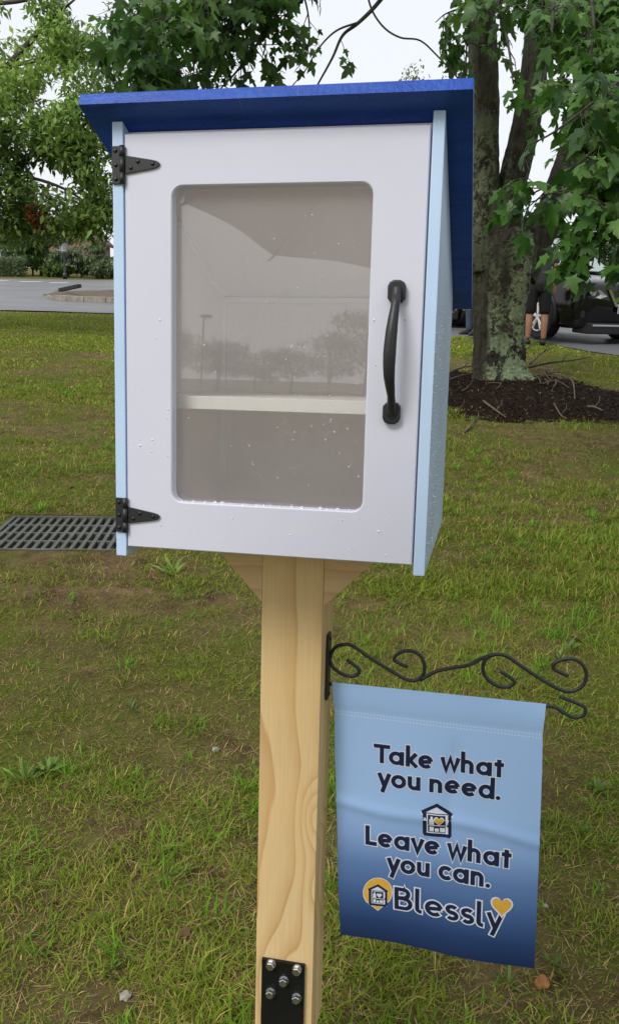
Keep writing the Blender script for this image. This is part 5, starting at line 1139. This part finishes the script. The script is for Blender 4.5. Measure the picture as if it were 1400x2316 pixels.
car2 = copy_tree(car); car2['label'] = 'black parked car mostly hidden behind the pantry box'; place_car(car2, 952, 17.2, rad(-8))

# ------------------------------------------------------------------ people
def skin(name, J, E, mat, parent, sub=2, root=0):
    me = bpy.data.meshes.new(name); me.from_pydata([j[0] for j in J], E, []); o = link(bpy.data.objects.new(name, me), parent); me.materials.append(mat)
    md = o.modifiers.new('skin', 'SKIN'); md.use_smooth_shade = True; sv = me.skin_vertices[0].data
    for i, j in enumerate(J): r = j[1]; sv[i].radius = r if isinstance(r, tuple) else (r, r)
    sv[root].use_root = True; s = o.modifiers.new('sub', 'SUBSURF'); s.levels = sub; s.render_levels = sub; return o
def person(base, rz, label, skin_c, shirt_c, leg_c, shorts, arm_up, hair_c):
    e = empty('person', loc=base); e.rotation_euler = (0, 0, rz); tag(e, label, 'person')
    msk = plain('skin_tone', tuple(c*.9 for c in skin_c), skin_c, 12, .55, .1); msh = plain('shirt_cloth', tuple(c*.85 for c in shirt_c), shirt_c, 20, .85, .2); mlg = plain('leg_cloth', tuple(c*.8 for c in leg_c), leg_c, 25, .85, .25); mh = plain('hair', tuple(c*.7 for c in hair_c), hair_c, 60, .6, .3); mso = paint('shoe', (.02, .02, .022), .6, .2, 20, .1)
    J = [((0, 0, .95), (.14, .10)), ((0, .0, 1.12), (.13, .095)), ((0, .01, 1.32), (.15, .10)), ((0, .015, 1.46), (.075, .065)), ((0, .01, 1.53), .052), ((0, -.01, 1.60), (.072, .085)), ((0, -.012, 1.68), (.075, .092)), ((0, -.005, 1.75), (.05, .06))]; E = [(i, i+1) for i in range(7)]
    def add(p, r, k): J.append((p, r)); E.append((k, len(J)-1)); return len(J)-1
    for s in (-1, 1):
        sh = add((s*.17, .015, 1.42), .062, 2)
        if arm_up and s == arm_up: el = add((s*.27, -.04, 1.17), .045, sh); wr = add((s*.20, -.24, 1.28), .030, el); hd = (s*.185, -.30, 1.31); dv = np.array([-s*.02, -.03, .012])
        else: el = add((s*.235, .03, 1.13), .045, sh); wr = add((s*.245, -.05, .89), .030, el); hd = (s*.245, -.07, .83); dv = np.array([0, -.012, -.034])
        pm_ = add(hd, (.034, .02), wr)
        for k in range(4):
            o_ = (k-1.5)*.016; q = np.array(hd)+dv*(1+.2*(k in (1, 2)))+np.array([0, o_, 0]); a_ = add(tuple(q), .0095, pm_); add(tuple(q+dv*.9+np.array([-s*.008, 0, 0])), .008, a_)
        q = np.array(hd)+np.array([-s*.01, -.035, .0]); a_ = add(tuple(q), .011, pm_); add(tuple(q+dv*.6), .009, a_)
        hp_ = add((s*.095, .0, .90), .098, 0); kn = add((s*.115, -.015, .50), .064, hp_); cf = add((s*.118, .02, .34), .060, kn); ank = add((s*.12, .03, .09), .040, cf)
    skin('body', J, E, msk, e)
    b = bmesh.new(); bmesh.ops.create_uvsphere(b, u_segments=20, v_segments=14, radius=.107); bmesh.ops.scale(b, verts=b.verts, vec=(.92, 1.08, 1.0)); bmesh.ops.delete(b, geom=[v for v in b.verts if v.co.z < .0 and v.co.y < .03 or v.co.z < -.06], context='VERTS'); bmesh.ops.translate(b, verts=b.verts, vec=(0, .005, 1.685)); bm_obj('hair', b, mh, e, True)
    for s in (-1, 1):
        b = bmesh.new(); bmesh.ops.create_uvsphere(b, u_segments=8, v_segments=6, radius=.013); bmesh.ops.translate(b, verts=b.verts, vec=(s*.033, -.092, 1.645)); bm_obj('eye', b, mso, e, True)
        b = bmesh.new(); bmesh.ops.create_uvsphere(b, u_segments=8, v_segments=6, radius=.026); bmesh.ops.scale(b, verts=b.verts, vec=(.4, .8, 1.2)); bmesh.ops.translate(b, verts=b.verts, vec=(s*.088, 0, 1.63)); bm_obj('ear', b, msk, e, True)
        b = MBuf(); x = s*.12; b.add(*tube(catmull([(x, .075, .045), (x, .03, .055), (x*1.02, -.06, .05), (x*1.06, -.15, .035), (x*1.06, -.185, .028)], 4), np.interp(np.linspace(0, 1, 17), [0, .25, .6, 1], [.035, .05, .046, .024]), 12)); b.obj('shoe', mso, e)
        L = [((s*.07, .0, .96), (.10, .105)), ((s*.095, .0, .86), (.112, .115)), ((s*.112, -.01, .60), (.10, .10)), ((s*.118, -.012, .46), (.098, .098))] if shorts else [((s*.07, 0, .96), (.10, .105)), ((s*.095, .0, .86), (.105, .11)), ((s*.115, -.012, .52), .082), ((s*.12, .015, .3), .072), ((s*.12, .03, .07), .066)]
        skin('shorts_leg' if shorts else 'trouser_leg', L, [(i, i+1) for i in range(len(L)-1)], mlg, e)
    skin('waist', [((0, 0, 1.0), (.165, .125)), ((0, 0, .93), (.172, .135)), ((0, 0, .87), (.17, .135)), ((0, 0, .79), (.15, .12))], [(0, 1), (1, 2), (2, 3)], mlg, e)
    b = bmesh.new(); bmesh.ops.create_cone(b, segments=8, radius1=.016, radius2=.008, depth=.045); bmesh.ops.translate(b, verts=b.verts, vec=(0, -.105, 1.615)); bm_obj('nose', b, msk, e, True)
    T_ = [((0, 0, .84), (.18, .14)), ((0, 0, 1.08), (.168, .13)), ((0, .01, 1.30), (.18, .128)), ((0, .015, 1.43), (.10, .085))]; TE = [(0, 1), (1, 2), (2, 3)]
    for s in (-1, 1):
        T_.append(((s*.18, .015, 1.40), .088)); TE.append((2, len(T_)-1))
        T_.append(((s*.225, .01, 1.24) if not (arm_up and s == arm_up) else (s*.235, -.02, 1.27), .074)); TE.append((len(T_)-2, len(T_)-1))
    skin('shirt', T_, TE, msh, e); return e
def stand(u, v, D): p = W(u, v, D); p[2] = float(ground_z(p[0], p[1])); return p
person(stand(1210, 760, 14.0), rad(172), 'person in dark grey shirt and black shorts standing beside the car', (.30, .155, .095), (.045, .045, .05), (.010, .010, .011), True, 0, (.03, .02, .015))
p2 = person(stand(1068, 752, 15.6), rad(-60), 'person in light grey shirt and blue jeans half hidden by the trunk', (.40, .19, .11), (.36, .38, .42), (.06, .085, .135), False, -1, (.05, .035, .02))
b = MBuf(); b.add(*tube(catmull([(-.17, -.10, 1.0), (-.06, -.15, 1.2), (.10, -.11, 1.42), (.13, .03, 1.47), (.06, .15, 1.3), (-.10, .14, 1.1), (-.17, -.02, .98)], 5), .016, 6)); b.obj('bag_strap', M_TRIM, p2)
